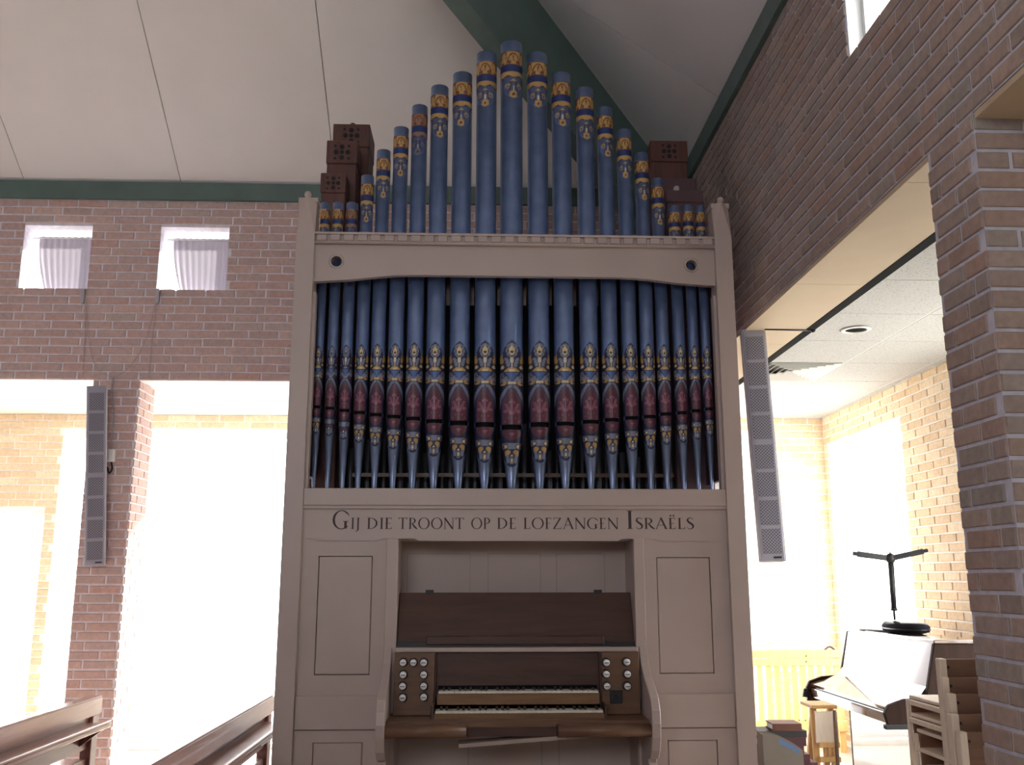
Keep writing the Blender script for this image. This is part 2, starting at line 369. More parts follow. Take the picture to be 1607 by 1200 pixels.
def lay(rows, u0, u1, zb, openings, length=0.2105, joint=0.0115, seed=0):
    """running bond of bricks: list of (u, z, length), cut at the openings"""
    r = random.Random(seed); out = []; mod = length + joint
    for k in range(rows):
        zc = zb + (k + 0.5) * CRS
        cuts = [(o[0], o[1]) for o in openings if o[2] < zc < o[3]]
        off = (k % 2) * mod / 2 + (mod / 4 if k % 4 == 3 else 0)
        spans = [(u0, u1)]
        for c in cuts:
            spans = [s for a, b in spans for s in ((a, min(b, c[0])), (max(a, c[1]), b)) if s[1] - s[0] > 0.02]
        i0 = math.floor((u0 - off) / mod) - 1
        while off + i0 * mod < u1:
            a = off + i0 * mod; b = a + length; i0 += 1
            for s in spans:
                p, q = max(a, s[0]), min(b, s[1])
                if q - p > 0.03: out.append(((p + q) / 2, zc + r.uniform(-0.0012, 0.0012), q - p - r.uniform(0, 0.003)))
    return out
def put_bricks(parent, faces, single, mass, keep=300, hide=None):
    """faces: list of (kind, face coordinate, bricks); kind says which way the face looks"""
    todo = []
    for kind, f, bl in faces:
        rot = {'-Y': 0.0, '-X': -R2, '+X': R2, '+Y': PI}[kind]
        for u, z, L in bl:
            p = (u, f, z) if kind[1] == 'Y' else (f, u, z)
            x, y, d = proj(p)
            vis = d > 0.3 and -15 < x < 1622 and -10 < y < 1210 and not (hide and hide(x, y, p))
            facing = (CAM[1] < f) if kind == '-Y' else (CAM[0] < f if kind == '-X' else CAM[0] > f)
            sc = (L / d ** 2) if vis and facing else 0
            if kind[1] == 'X' and vis: sc *= abs(CAM[0] - f) / max(d, 0.1) + 0.15
            todo.append((sc, rot, p, L, kind))
    todo.sort(key=lambda t: -t[0])
    H = CRS - 0.0115; mb = MB()
    for i, (sc, rot, p, L, kind) in enumerate(todo):
        if i < keep and sc > 0:
            o = bpy.data.objects.new('brick', brick_mesh(round(L / 0.004) * 0.004, H, single)); COL.objects.link(o)
            o.parent = parent; b = BASE[parent.name]; o.location = (p[0] - b[0], p[1] - b[1], p[2] - b[2]); o.rotation_euler = (0, 0, rot + rnd.uniform(-0.006, 0.006))
        else:
            s = Matrix.Rotation(rot, 3, 'Z'); a, h = L / 2, H / 2; q = 0.0065
            vs = [Vector(p) + s @ Vector(c) for c in ((-a, 0.002, -h), (a, 0.002, -h), (a, 0.002, h), (-a, 0.002, h), (-a + .002, -q, -h + .002), (a - .002, -q, -h + .002), (a - .002, -q, h - .002), (-a + .002, -q, h - .002))]
            mb.add(vs, [(4, 5, 6, 7), (0, 1, 5, 4), (1, 2, 6, 5), (2, 3, 7, 6), (3, 0, 4, 7)])
    if mb.v:
        o = mb.build('brick_courses', mass, parent); o['kind'] = 'stuff'

# ---- floors and ground
o = MB().box(-7.2, 1.334, -9.2, 2.25, -0.1, 0).build('floor', M['carpet']); struct(o, 'plain brown floor of the church hall', 'floor')
o = MB().add([], []).box(-7.2, 3.3, 2.25, 4.0, -0.1, 0).box(1.334, 3.3, -9.2, 2.25, -0.1, 0).build('floor', M['floor']); struct(o, 'pale floor of the low side aisle', 'floor')
o = MB().box(-40, 40, -40, 40, -0.35, -0.25).build('ground', M['ground']); struct(o, 'pale paving outside the windows', 'ground')

# ---- back wall with two small windows and the two wide openings
WB = [(-3.60, -3.10, 3.50, 4.00), (-2.59, -2.08, 3.50, 4.00)]
OPB = [(-6.2, -2.99, -1, LINT), (-2.66, -1.05, -1, LINT)]
wall = slab('Y', YB, YB + 0.33, -7.2, XW + 0.35, 0, EAVE + 0.05, WB + OPB).build('wall_back', M['veil_mortar']); struct(wall, 'brown brick wall, colour lightened for lens veil, with two small curtained windows behind the organ', 'wall')
ZB0 = LINT - 44 * CRS
bl = lay(66, -7.0, XW, ZB0, WB + OPB, seed=1)
rv = [('+X', -2.66, lay(44, YB, YB + 0.33, ZB0, [], seed=3)), ('+X', -6.2, [])]
put_bricks(wall, [('-Y', YB, bl)] + rv, M['veil_brick'], M['veil_brick_mass'], hide=lambda x, y, p: 458 < x < 1130 and y > 300)

# ---- right wall with arch-like wide openings and a pier
WR = [(-1.74, -1.24, 3.50, 4.00), (-4.3, -3.7, 3.50, 4.00)]
OPR = [(-1.805, YB, -1, LINT), (-8.0, -2.10, -1, LINT)]
wall = slab('X', XW, XW + 0.35, -9.2, YB, 0, EAVE + 0.05, WR + OPR).build('wall_right', M['mortar']); struct(wall, 'grey brown brick wall and pier on the right of the organ', 'wall')
bl = lay(66, -6.0, YB, ZB0, WR + OPR, seed=5)
pier = [b for b in lay(44, -2.10, -1.805, ZB0, [], seed=6, length=0.185)]
bl = [b for b in bl if not (b[1] < LINT and -2.11 < b[0] < -1.80)] + pier
fc = [('-X', XW, bl), ('-Y', -2.10, lay(44, XW, XW + 0.35, ZB0, [], seed=8)), ('-Y', -1.24 + 0.0, [])]
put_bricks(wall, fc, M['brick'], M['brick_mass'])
# ---- soffit boards under the right wall
for y0, y1, nm in ((-1.80, YB, 'far'), (-8.0, -2.105, 'near')):
    s = box('trim_1', M['soffit'], None, XW + 0.004, XW + 0.345, y0, y1, LINT - 0.012, LINT - 0.002)
    struct(s, 'beige soffit boards under the right wall, %s' % ('beyond the brick pier' if nm == 'far' else 'on the near side of the brick pier'), 'trim')
    yy = -0.42 - 1.2 * 8
    while yy < y1:
        a, b = max(yy, y0), min(yy + 1.197, y1)
        if b - a > .05: box('panel', M['soffit'], s, XW + 0.004, XW + 0.345, a, b, LINT - 0.022, LINT - 0.012)
        yy += 1.2
# ---- outer walls of the low aisles, with full-height glazing
WO = [(-3.86, -1.20, 0.04, 2.70), (0.35, 2.33, 0.04, 2.70), (-6.6, -3.96, 0.04, 2.0)]
wall = slab('Y', YF, YF + 0.3, -7.2, XO + 0.3, 0, 3.0, WO).build('wall_outer_back', M['omortar']); struct(wall, 'pale sunlit brick wall at the back of the low aisle', 'wall')
put_bricks(wall, [('-Y', YF, lay(44, -7.0, XO, LINT + 0.02 - 44 * CRS, WO, seed=11))], M['obrick'], M['obrick_mass'], hide=lambda x, y, p: 458 < x < 1158)
WX = [(2.12, 3.60, 0.30, 2.60), (-0.6, 1.05, 0.30, 2.60)]
wall = slab('X', XO, XO + 0.3, -9.2, YF, 0, 3.0, WX).build('wall_outer_right', M['omortar']); struct(wall, 'pale sunlit brick wall behind the piano', 'wall')
put_bricks(wall, [('-X', XO, lay(44, -3.0, YF, LINT + 0.02 - 44 * CRS, WX, seed=12))], M['obrick'], M['obrick_mass'])
# ---- walls of the hall behind the camera (never seen, they close the room)
WL = []; WE = [(-4.3, 0.4, 2.7, 4.2)]
o = slab('X', -7.5, -7.2, -9.2, YF + .3, 0, 9.0, WL).build('wall_left', M['wallp']); struct(o, 'plain brown left wall of the hall', 'wall')
o = slab('Y', -9.5, -9.2, -7.5, XO + .3, 0, 4.6, WE).build('wall_rear', M['wallp']); struct(o, 'plain brown rear wall of the hall', 'wall')

# ---- windows: frame and panes
wn = [0]
def window(label, axis, c, u0, u1, z0, z1, nu=1, nz=1, t=0.05):
    wn[0] += 1; fr = MB()
    def bx(a, b, p, q, d=0.035):
        if axis == 'Y': fr.box(a, b, c - d, c + d, p, q)
        else: fr.box(c - d, c + d, a, b, p, q)
    bx(u0, u0 + t, z0, z1); bx(u1 - t, u1, z0, z1); bx(u0 + t, u1 - t, z0, z0 + t); bx(u0 + t, u1 - t, z1 - t, z1)
    for i in range(1, nu): u = u0 + (u1 - u0) * i / nu; bx(u - t / 2, u + t / 2, z0 + t, z1 - t)
    for j in range(1, nz): z = z0 + (z1 - z0) * j / nz; bx(u0 + t, u1 - t, z - t / 2, z + t / 2, 0.03)
    f = fr.build('window_%d' % wn[0], M['frame']); struct(f, label, 'window')
    for i in range(nu):
        for j in range(nz):
            a, b = u0 + (u1 - u0) * i / nu + t / 2, u0 + (u1 - u0) * (i + 1) / nu - t / 2; p, q = z0 + (z1 - z0) * j / nz + t / 2, z0 + (z1 - z0) * (j + 1) / nz - t / 2
            m = MB().box(a, b, c - .004, c + .004, p, q) if axis == 'Y' else MB().box(c - .004, c + .004, a, b, p, q)
            m.build('pane', M['glass'], f)
    return f
window('small square window behind the curtain nearest the left edge', 'Y', YB + 0.28, -3.60, -3.10, 3.50, 4.00, t=0.035)
window('small square window behind the curtain nearest the organ', 'Y', YB + 0.28, -2.59, -2.08, 3.50, 4.00, t=0.035)
ln = MB()
for a, b, p, q in ((-1.74, -1.24, 3.50, 3.507), (-1.74, -1.24, 3.993, 4.0), (-1.74, -1.733, 3.507, 3.993), (-1.247, -1.24, 3.507, 3.993)): ln.box(XW + .002, XW + .34, a, b, p, q)
ln.build('white_glare_lining', M['paper'], bpy.data.objects['wall_right'])  # white lining added so the reveal looks blown out by daylight
window('small square window high in the right brick wall', 'X', XW + 0.10, -1.74, -1.24, 3.50, 4.00, t=0.035)
window('small square window high in the right brick wall, behind the viewer', 'X', XW + 0.30, -4.3, -3.7, 3.50, 4.00, t=0.035)
window('tall glazing seen through the opening between the left brick pier and the organ', 'Y', YF + 0.2, -3.86, -1.20, 0.04, 2.70, 2, 1)
window('tall glazing seen between organ and hanging speaker', 'Y', YF + 0.2, 0.35, 2.33, 0.04, 2.70, 2, 1)
window('lower glazing seen through the opening left of the brick pier', 'Y', YF + 0.2, -6.6, -3.96, 0.04, 2.0, 2, 1)
window('bright window behind and beyond the piano', 'X', XO + 0.2, 2.12, 3.60, 0.30, 2.60, 1, 1)
window('bright window beside the stacked chairs, hidden by the brick pier', 'X', XO + 0.2, -0.6, 1.05, 0.30, 2.60, 1, 1)
window('wide hall window in the rear wall', 'Y', -9.35, -4.3, 0.4, 2.7, 4.2, 5, 1)

# ---- eave beams, hip beam and the boarded roof slopes
o = MB().box(-7.2, XW, YB - 0.035, YB + 0.05, EAVE - 0.137, EAVE).build('trim_2', M['green']); struct(o, 'dark green beam along the top of the back brick wall', 'beam')
o = MB().box(XW - 0.035, XW + 0.05, -9.2, YB - 0.035, EAVE - 0.14, EAVE).build('trim_3', M['green']); struct(o, 'dark green beam along the top of the right brick wall', 'beam')
TA = 5.55
P = lambda t, s=0.0, h=0.0: Vector((XW - t + s * .7071, YB - t - s * .7071, EAVE + TN * t - h))
hb = MB(); c = [P(0.05, -.07, .0), P(0.05, .07, .0), P(0.05, .07, .68), P(0.05, -.07, .68)]; e = [P(TA, -.07, .0), P(TA, .07, .0), P(TA, .07, .68), P(TA, -.07, .68)]
hb.add(c + e, [(0, 1, 2, 3), (7, 6, 5, 4), (0, 4, 5, 1), (1, 5, 6, 2), (2, 6, 7, 3), (3, 7, 4, 0)])
o = hb.build('trim_4', M['green']); struct(o, 'deep dark green hip beam running diagonally under the ceiling above the pipes', 'beam')
def clip(poly, f):
    out = []
    for a, b in zip(poly, poly[1:] + poly[:1]):
        fa, fb = f(a), f(b)
        if fa >= 0: out.append(a)
        if (fa >= 0) != (fb >= 0):
            k = fa / (fa - fb); out.append((a[0] + (b[0] - a[0]) * k, a[1] + (b[1] - a[1]) * k))
    return out
zb = lambda x, y: EAVE + TN * (YB - y); zr = lambda x, y: EAVE + TN * (XW - x); zq = lambda x, y: EAVE + TN * (y + 9.2)
YR = (YB - 9.2) / 2
def slope(name, label, region, zf, cuts, axis):
    top = MB().prism([(x, y, zf(x, y) + 0.035) for x, y in region], (0, 0, 0.08)).build(name, M['dark']); struct(top, label, 'ceiling')
    for a, b in zip(cuts, cuts[1:]):
        p = clip(clip(region, lambda q: q[axis] - a - 0.003), lambda q: b - 0.003 - q[axis])
        if len(p) > 2: MB().prism([(x, y, zf(x, y)) for x, y in p], (0, 0, 0.033)).build('ceiling_panel', M['plaster'], top)
XA = XW - (YB - YR)
slope('ceiling', 'white boarded roof slope rising from the back brick wall', [(-7.2, YB), (XW, YB), (XA, YR), (-7.2, YR)], zb, [-7.3] + [-3.64 - 1.175 * k for k in (3, 2, 1)] + [-3.64, -2.465, -1.29, -0.115, 1.06, 2.3], 0)
slope('ceiling', 'shaded white roof slope rising from the right brick wall', [(XW, YB), (XW, -9.2), (XA, YR)], zr, [-9.3] + [0.66 + 1.175 * k for k in range(-8, 2)] + [2.3], 1)
slope('ceiling', 'white boarded roof slope behind the viewer', [(-7.2, -9.2), (XW, -9.2), (XA, YR), (-7.2, YR)][::-1], zq, [-7.3] + [-6 + 1.175 * k for k in range(7)], 0)

# ---- flat ceilings of the aisles
o = MB().box(-7.2, XO + .3, YB + .33, YF + .3, 2.98, 3.06).box(XW + .35, XO + .3, -9.2, YB + .33, 2.98, 3.06).build('ceiling', M['dark']); struct(o, 'flat roof over the low aisles', 'ceiling')
o = MB().box(-7.2, XW + .36, YB + .345, YF, 2.835, 2.86).build('ceiling', M['white']); struct(o, 'flat white ceiling of the aisle behind the left openings', 'ceiling')
box('shadow_gap', M['black'], o, -7.2, XW, YB + .331, YB + .345, 2.822, 2.86)
ts = MB().box(XW + .347, XW + .400, -9.2, YF, 2.791, 2.88).build('ceiling', M['felt']); struct(ts, 'suspended ceiling of white mineral tiles over the right aisle', 'ceiling')
MB().box(XW + .400, XW + .430, -9.2, YF, 2.812, 2.86).build('edge_trim', M['white'], ts)
xs = [1.764, 2.31, 2.91, XO]; ys = [-0.371 + 0.605 * k for k in range(-12, 7)] + [YF]
for xa, xb in zip(xs, xs[1:]):
    for ya, yb in zip(ys, ys[1:]):
        if abs(ya - ys[15]) < .01 and xa < 2: continue                     # the diffuser sits here
        box('ceiling_tile', M['tile'], ts, xa + .004, xb - .004, ya + .003, yb - .003, 2.836, 2.856, 0.002)
rn = MB()
for x in xs[1:3]: rn.box(x - .012, x + .012, -9.2, YF, 2.838, 2.86)
rn.build('tile_runner', M['white'], ts)
cr = MB()
for y in ys[1:-1]: cr.box(1.764, XO, y - .003, y + .003, 2.846, 2.86)
cr.build('tile_seam', M['seam'], ts)
# square air diffuser: nested louvre frames
y0, y1 = ys[15], ys[16]; x0, x1 = 1.764, 2.31
d = thing('air_diffuser', 'square louvred air diffuser in the tiled aisle ceiling beside the hanging speaker', 'air vent', ((x0 + x1) / 2, (y0 + y1) / 2, 2.83))
box('backing', M['black'], d, x0 + .02, x1 - .02, y0 + .02, y1 - .02, 2.90, 2.91)
for k in range(6):
    a = 0.012 + k * 0.043; m = MB(); X0, X1, Y0, Y1 = x0 + a, x1 - a, y0 + a, y1 - a; b = 0.022; z = 2.832
    m.add([(X0, Y0, z), (X1, Y0, z), (X1, Y1, z), (X0, Y1, z), (X0 + b, Y0 + b, z + .02), (X1 - b, Y0 + b, z + .02), (X1 - b, Y1 - b, z + .02), (X0 + b, Y1 - b, z + .02),
           (X0, Y0, z + .004), (X1, Y0, z + .004), (X1, Y1, z + .004), (X0, Y1, z + .004), (X0 + b, Y0 + b, z + .024), (X1 - b, Y0 + b, z + .024), (X1 - b, Y1 - b, z + .024), (X0 + b, Y1 - b, z + .024)],
          [(i, (i + 1) % 4, 4 + (i + 1) % 4, 4 + i) for i in range(4)] + [(8 + i, 12 + i, 12 + (i + 1) % 4, 8 + (i + 1) % 4) for i in range(4)] + [(i, 8 + i, 8 + (i + 1) % 4, (i + 1) % 4) for i in range(4)] + [(4 + i, 4 + (i + 1) % 4, 12 + (i + 1) % 4, 12 + i) for i in range(4)])
    m.build('louvre', M['white'], d)
# round downlight
d = thing('ceiling_downlight', 'round recessed downlight with white rim in the aisle ceiling tile', 'downlight', (2.03, 0.56, 2.836))
MB().lathe((2.03, .56), [(.062, 2.834), (.085, 2.834), (.088, 2.830), (.064, 2.826), (.062, 2.834)], 32).build('rim', M['white'], d)
MB().lathe((2.03, .56), [(.062, 2.833), (.052, 2.8345), (.001, 2.8348)], 32).build('reflector', M['felt'], d)
# ================================================================ THE PIPE ORGAN
OG = thing('pipe_organ', 'tall cream pipe organ with painted blue facade pipes and a two-manual keyboard', 'organ', (0.0, 0.9, 0.0))
CR = M['cream']
def ob(name, mat, x0, x1, y0, y1, z0, z1, bevel=0.0, parent=None): return box(name, mat, parent or OG, x0, x1, y0, y1, z0, z1, bevel)
XL0, XL1, XR0, XR1 = -1.145, -1.052, 1.058, 1.148          # the two posts
# posts with pointed tops
for xa, xb, nm in ((XL0, XL1, 'l'), (XR0, XR1, 'r')):
    m = MB(); zt0, zt1 = 3.17, 3.372; xm = (xa + xb) / 2; yf, yb = -0.035, 0.085
    m.box(xa, xb, yf, yb, 0, zt0)
    m.add([(xa, yf, zt0), (xb, yf, zt0), (xb, yb, zt0), (xa, yb, zt0), (xm, yf + .004, zt1), (xb, yf + .045, zt1), (xb, yb, zt1), (xa, yb, zt1), (xa, yf + .045, zt1)],
          [(0, 1, 4), (1, 5, 4), (1, 2, 6, 5), (2, 3, 7, 6), (3, 0, 8, 7), (0, 4, 8), (4, 5, 6, 7, 8)])
    p = m.build('post', CR, OG)
    MB().box(xa - .004, xb + .004, yf + .03, yb + .004, zt1 - .022, zt1 + .004).build('cap_moulding', CR, p)
    MB().ball((xm, yf + .02, zt1 + .016), .019, 8).build('finial', CR, p)
    xi = xb if nm == 'l' else xa; s = 1 if nm == 'l' else -1
    ob('stop_chamfer', CR, xi, xi + s * .014, 0.0, .05, 1.84, 2.86)
# cornice with dentils
cn = ob('cornice', CR, XL1, XR0, -0.006, 0.075, 3.128, 3.172)
MB().box(XL1, XR0, -0.022, 0.08, 3.168, 3.180).build('cornice_top', CR, cn)
MB().box(XL1, XR0, -0.026, 0.0, 3.117, 3.130).tube((XL1, -0.02, 3.124), (XR0, -0.02, 3.124), .008).build('bead', CR, cn)
nd = 30; pit = (XR0 - XL1) / nd
for i in range(nd):
    x = XL1 + (i + .5) * pit
    MB().box(x - pit * .37, x + pit * .37, -0.020, 0.0, 3.134, 3.168).build('dentil', CR, cn, 0.003)
# frieze board with a shallow arch and two round holes
arch = [(XL1, 3.12), (XR0, 3.12), (XR0, 2.914), (1.0, 2.917), (0.86, 2.927), (0.72, 2.944), (0.62, 2.953), (0.5, 2.956), (-.5, 2.956), (-.62, 2.953), (-.72, 2.944), (-.86, 2.927), (-1.0, 2.917), (XL1, 2.914)]
hl = onY(528, 410, 0.0); hr = onY(1085, 416, 0.0)
ring = lambda c, r, n=28: [(c[0] + r * math.cos(2 * PI * i / n), c[2] + r * math.sin(2 * PI * i / n)) for i in range(n)]
fz = flat_poly('arch_board', arch, [ring(hl, .029), ring(hr, .029)], 0.035, lambda u, v, q: (u, 0.035 - q, v), CR, OG)
for c in (hl, hr):
    t = MB().lathe((0, 0), [(.029, 0.0), (.040, 0.0), (.036, .005), (.029, .002)], 28).build('hole_rim', CR, fz)
    for v in t.data.vertices:
        wv = v.co + BASE[fz.name]; v.co = Vector((c[0] + wv.x, -wv.z - .0005, c[2] + wv.y)) - BASE[fz.name]
# sill, inscription board
sl = ob('sill', CR, XL1, XR0, -0.028, 0.30, 1.752, 1.838, 0.004)
MB().box(XL1, XR0, -0.020, 0.0, 1.738, 1.753).build('shadow_bead', CR, sl)
ib = ob('inscription_board', CR, XL1, XR0, -0.004, 0.03, 1.592, 1.738)
for a, b in ((-1.0, -.66), (-.50, .53), (.69, 1.02)):
    MB().prism([(a, -.006, 1.592), (b, -.006, 1.592), (b - .02, -.006, 1.581), (a + .02, -.006, 1.581)], (0, .03, 0)).build('chamfer', CR, ib)
# ---- lettering, drawn stroke by stroke
TH, TN_ = 0.135, 0.045
class Glyph:
    def __init__(s): s.q = []
    def rect(s, x0, x1, y0, y1): s.q.append([(x0, y0), (x1, y0), (x1, y1), (x0, y1)])
    def stroke(s, pts, w):
        ws = w if isinstance(w, list) else [w] * len(pts)
        n = []
        for i in range(len(pts)):
            a = pts[max(i - 1, 0)]; b = pts[min(i + 1, len(pts) - 1)]; L = math.hypot(b[0] - a[0], b[1] - a[1]); n.append((-(b[1] - a[1]) / L, (b[0] - a[0]) / L))
        for i in range(len(pts) - 1):
            p, q = pts[i], pts[i + 1]; u, v = ws[i] / 2, ws[i + 1] / 2
            s.q.append([(p[0] + n[i][0] * u, p[1] + n[i][1] * u), (q[0] + n[i + 1][0] * v, q[1] + n[i + 1][1] * v), (q[0] - n[i + 1][0] * v, q[1] - n[i + 1][1] * v), (p[0] - n[i][0] * u, p[1] - n[i][1] * u)])
    def arc(s, cx, cy, a, b, t0, t1, tk=TH, th=TN_, n=20):
        """ring between ellipse (a, b) and a narrower one: thick at the sides, thin at top and foot"""
        for i in range(n):
            p, q = [math.radians(t0 + (t1 - t0) * k / n) for k in (i, i + 1)]
            o = lambda t: (cx + a * math.cos(t), cy + b * math.sin(t)); i_ = lambda t: (cx + (a - tk) * math.cos(t), cy + (b - th) * math.sin(t))
            s.q.append([o(p), o(q), i_(q), i_(p)])
    def stem(s, x, y0=0.0, y1=1.0, serif=True):
        s.rect(x, x + TH, y0, y1)
        if serif:
            for y in (y0, y1 - .03): s.rect(x - .06, x + TH + .06, y, y + .03)
def glyph(c):
    g = Glyph()
    if c == 'I': g.stem(.08); return g, .31
    if c == 'J': g.stem(.16, -.02, 1.0, False); g.rect(.1, .16 + TH + .06, .97, 1.0); g.stroke([(.235, .05), (.22, -.1), (.12, -.2), (0, -.2)], [TH, .12, .06, .04]); return g, .4
    if c == 'D': g.stem(.06); g.arc(.2, .5, .58, .5, -90, 90); g.rect(.1, .22, 0, TN_); g.rect(.1, .22, 1 - TN_, 1); return g, .84
    if c == 'E' or c == 'Ë':
        g.stem(.06, serif=False)
        for y, L in ((0, .5), (.48, .4), (1 - TN_, .48)): g.rect(.0, L, y, y + TN_)
        g.rect(.5 - TN_, .5, 0, .16); g.rect(.48 - TN_, .48, .86, 1)
        if c == 'Ë': g.arc(.15, 1.2, .075, .075, 0, 360, .075, .075, 12); g.arc(.38, 1.2, .075, .075, 0, 360, .075, .075, 12)
        return g, .58
    if c == 'F':
        g.stem(.06, serif=False); g.rect(0, .28, 0, .03)
        for y, L in ((.48, .38), (1 - TN_, .48)): g.rect(.0, L, y, y + TN_)
        g.rect(.48 - TN_, .48, .86, 1); return g, .53
    if c == 'T': g.stem(.3, serif=False); g.rect(.22, .54, 0, .03); g.rect(0, .76, 1 - TN_, 1); g.stroke([(.01, 1), (.05, .84)], .05); g.stroke([(.75, 1), (.71, .84)], .05); return g, .8
    if c in 'RP':
        g.stem(.06); g.arc(.24, .73, .36, .27, -90, 90); g.rect(.1, .26, 1 - TN_, 1); g.rect(.1, .26, .46, .46 + TN_)
        if c == 'R': g.stroke([(.3, .48), (.5, .2), (.72, .0)], [.09, .15, .1])
        return g, (.72 if c == 'R' else .64)
    if c == 'O': g.arc(.5, .5, .5, .52, 0, 360, n=36); return g, 1.02
    if c == 'N': g.rect(.06, .12, 0, 1); g.rect(0, .19, 0, .03); g.stroke([(.06, 1.0), (.78, .0)], TH); g.rect(.76, .82, 0, 1); g.rect(.69, .89, .97, 1); return g, .9
    if c == 'L': g.stem(.06, serif=False); g.rect(0, .28, .97, 1); g.rect(0, .52, 0, TN_); g.rect(.52 - TN_, .52, 0, .18); return g, .56
    if c == 'Z': g.rect(.04, .68, 1 - TN_, 1); g.rect(0, .7, 0, TN_); g.stroke([(.62, .98), (.07, .02)], TH * .85); g.rect(.04, .04 + TN_, .84, 1); g.rect(.7 - TN_, .7, 0, .16); return g, .74
    if c == 'A': g.stroke([(.42, 1.0), (.06, .0)], TN_ * 1.2); g.stroke([(.40, 1.02), (.78, .0)], TH); g.rect(.16, .62, .32, .32 + TN_); g.rect(-.02, .16, 0, .03); g.rect(.66, .9, 0, .03); return g, .88
    if c == 'G': g.arc(.5, .5, .5, .52, 42, 318, n=30); g.stem(.66, .02, .42, False); g.rect(.58, .9, .40, .43); g.stroke([(.86, .86), (.9, .72)], .05); return g, .94
    if c == 'S':
        pts = [(.47, .84), (.4, .96), (.25, 1.0), (.1, .93), (.06, .77), (.16, .61), (.34, .47), (.47, .31), (.45, .12), (.3, .0), (.13, .02), (.02, .16)]
        g.stroke(pts, [.04, .05, .06, .1, .14, .16, .17, .16, .12, .06, .05, .04]); return g, .54
    return g, .4
def lettering(word, x0, x1, zb, big, small, parent, yf):
    adv = []; gs = []; x = 0.0
    for i, ch in enumerate(word):
        h = big if (ch.isupper() and i == 0 and word[0] in 'GI') else small
        g, wd = glyph(ch.upper()); gs.append((g, x, h)); x += (wd + .10) * h
    k = (x1 - x0) / (x - .10 * small); mb = MB(); e = 0
    for g, gx, h in gs:
        for q in g.q:
            e += 1; y = yf - .0006 - .00001 * (e % 60)
            mb.add([(x0 + (gx + p[0] * h) * k, y, zb + p[1] * h) for p in q], [(0, 1, 2, 3)])
    return mb.build('lettering', M['ink'], parent)
for wd, a, b in (('Gij', 98, 200), ('die', 227, 322), ('troont', 343, 588), ('op', 613, 685), ('de', 710, 782), ('lofzangen', 808, 1160), ('Israëls', 1190, 1440)):
    p = onY(480 + a * .4232, 829, -.004); q = onY(480 + b * .4232, 830.5, -.004)
    lettering(wd, p[0], q[0], (p[2] + q[2]) / 2, .090, .055, ib, -.004)
# ---- lower case: side panels, rails
def framed(x0, x1, z0, z1, gx0, gx1, gz0, gz1, name):
    """a board with a sunken line around its field"""
    p = MB(); p.box(x0, gx0, 0.0, .03, z0, z1).box(gx1, x1, 0.0, .03, z0, z1).box(gx0, gx1, 0, .03, z0, gz0).box(gx0, gx1, 0, .03, gz1, z1)
    o = p.build(name, CR, OG)
    MB().box(gx0 + .003, gx1 - .003, .001, .03, gz0 + .003, gz1 - .003).build('field', CR, o, 0.004)
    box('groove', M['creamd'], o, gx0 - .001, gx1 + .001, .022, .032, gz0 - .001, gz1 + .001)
    return o
framed(XL1, -.637, .853, 1.593, onY(497, 950, 0)[0], onY(583, 950, 0)[0], .945, onY(540, 872, 0)[2], 'side_panel')
framed(.637, XR0, .853, 1.593, onY(1032, 950, 0)[0], onY(1117, 950, 0)[0], .945, onY(1075, 874, 0)[2], 'side_panel')
for x0, x1 in ((XL1, -.637), (.637, XR0)):
    ob('rail', CR, x0, x1, -.012, .03, .698, .853, .003)
    framed(x0, x1, 0.0, .693, x0 + .09, x1 - .09, .10, .64, 'lower_panel')
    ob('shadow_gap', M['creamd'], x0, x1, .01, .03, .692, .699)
for x0, x1 in ((-.637, -.58), (.585, .637)): ob('stile', CR, x0, x1, -.014, .03, 0.0, 1.592, .003)
# ---- niche
NB = .27
ob('niche_side', CR, -.60, -.58, .03, NB, 0, 1.59); ob('niche_side', CR, .585, .605, .03, NB, 0, 1.59); ob('niche_ceiling', CR, -.58, .585, .03, NB, 1.586, 1.60)
nb = MB().box(-.58, .585, NB, NB + .02, 1.05, 1.59)
nb = nb.build('niche_back', CR, OG)
for a, b in ((640, 738), (766, 848), (873, 948)):
    p = onY(a, 869, NB); q = onY(b, 869, NB); g = MB()
    g.box(p[0] - .002, q[0] + .002, NB - .0015, NB + .001, p[2], p[2] + .004).box(p[0] - .002, p[0] + .002, NB - .0015, NB + .001, 1.05, p[2]).box(q[0] - .002, q[0] + .002, NB - .0015, NB + .001, 1.05, p[2])
    g.build('panel_groove', M['creamd'], nb)
# ---- music desk
b0, t0 = (0.015, 1.085), (0.12, float(onY(805, 929, .12)[2]))
dk = MB().prism([(-.578, b0[0], b0[1]), (.583, b0[0], b0[1]), (.583, t0[0], t0[1]), (-.578, t0[0], t0[1])], (0, .012, -.009)).build('music_desk', M['desk'], OG, .002)
MB().box(-.435, .43, -.012, .03, 1.085, 1.125).build('book_rest', M['desk'], dk, .004)
MB().box(-.578, .583, .0, .03, 1.075, 1.098).build('desk_foot', M['black'], dk)
for x in (-.428, .42): MB().box(x - .02, x + .02, t0[0] - .004, t0[0] + .012, t0[1] - .006, t0[1] + .012).build('hinge', M['blackm'], dk)
ob('console_shelf', CR, -.582, .587, -.05, .06, 1.053, 1.074, .003)
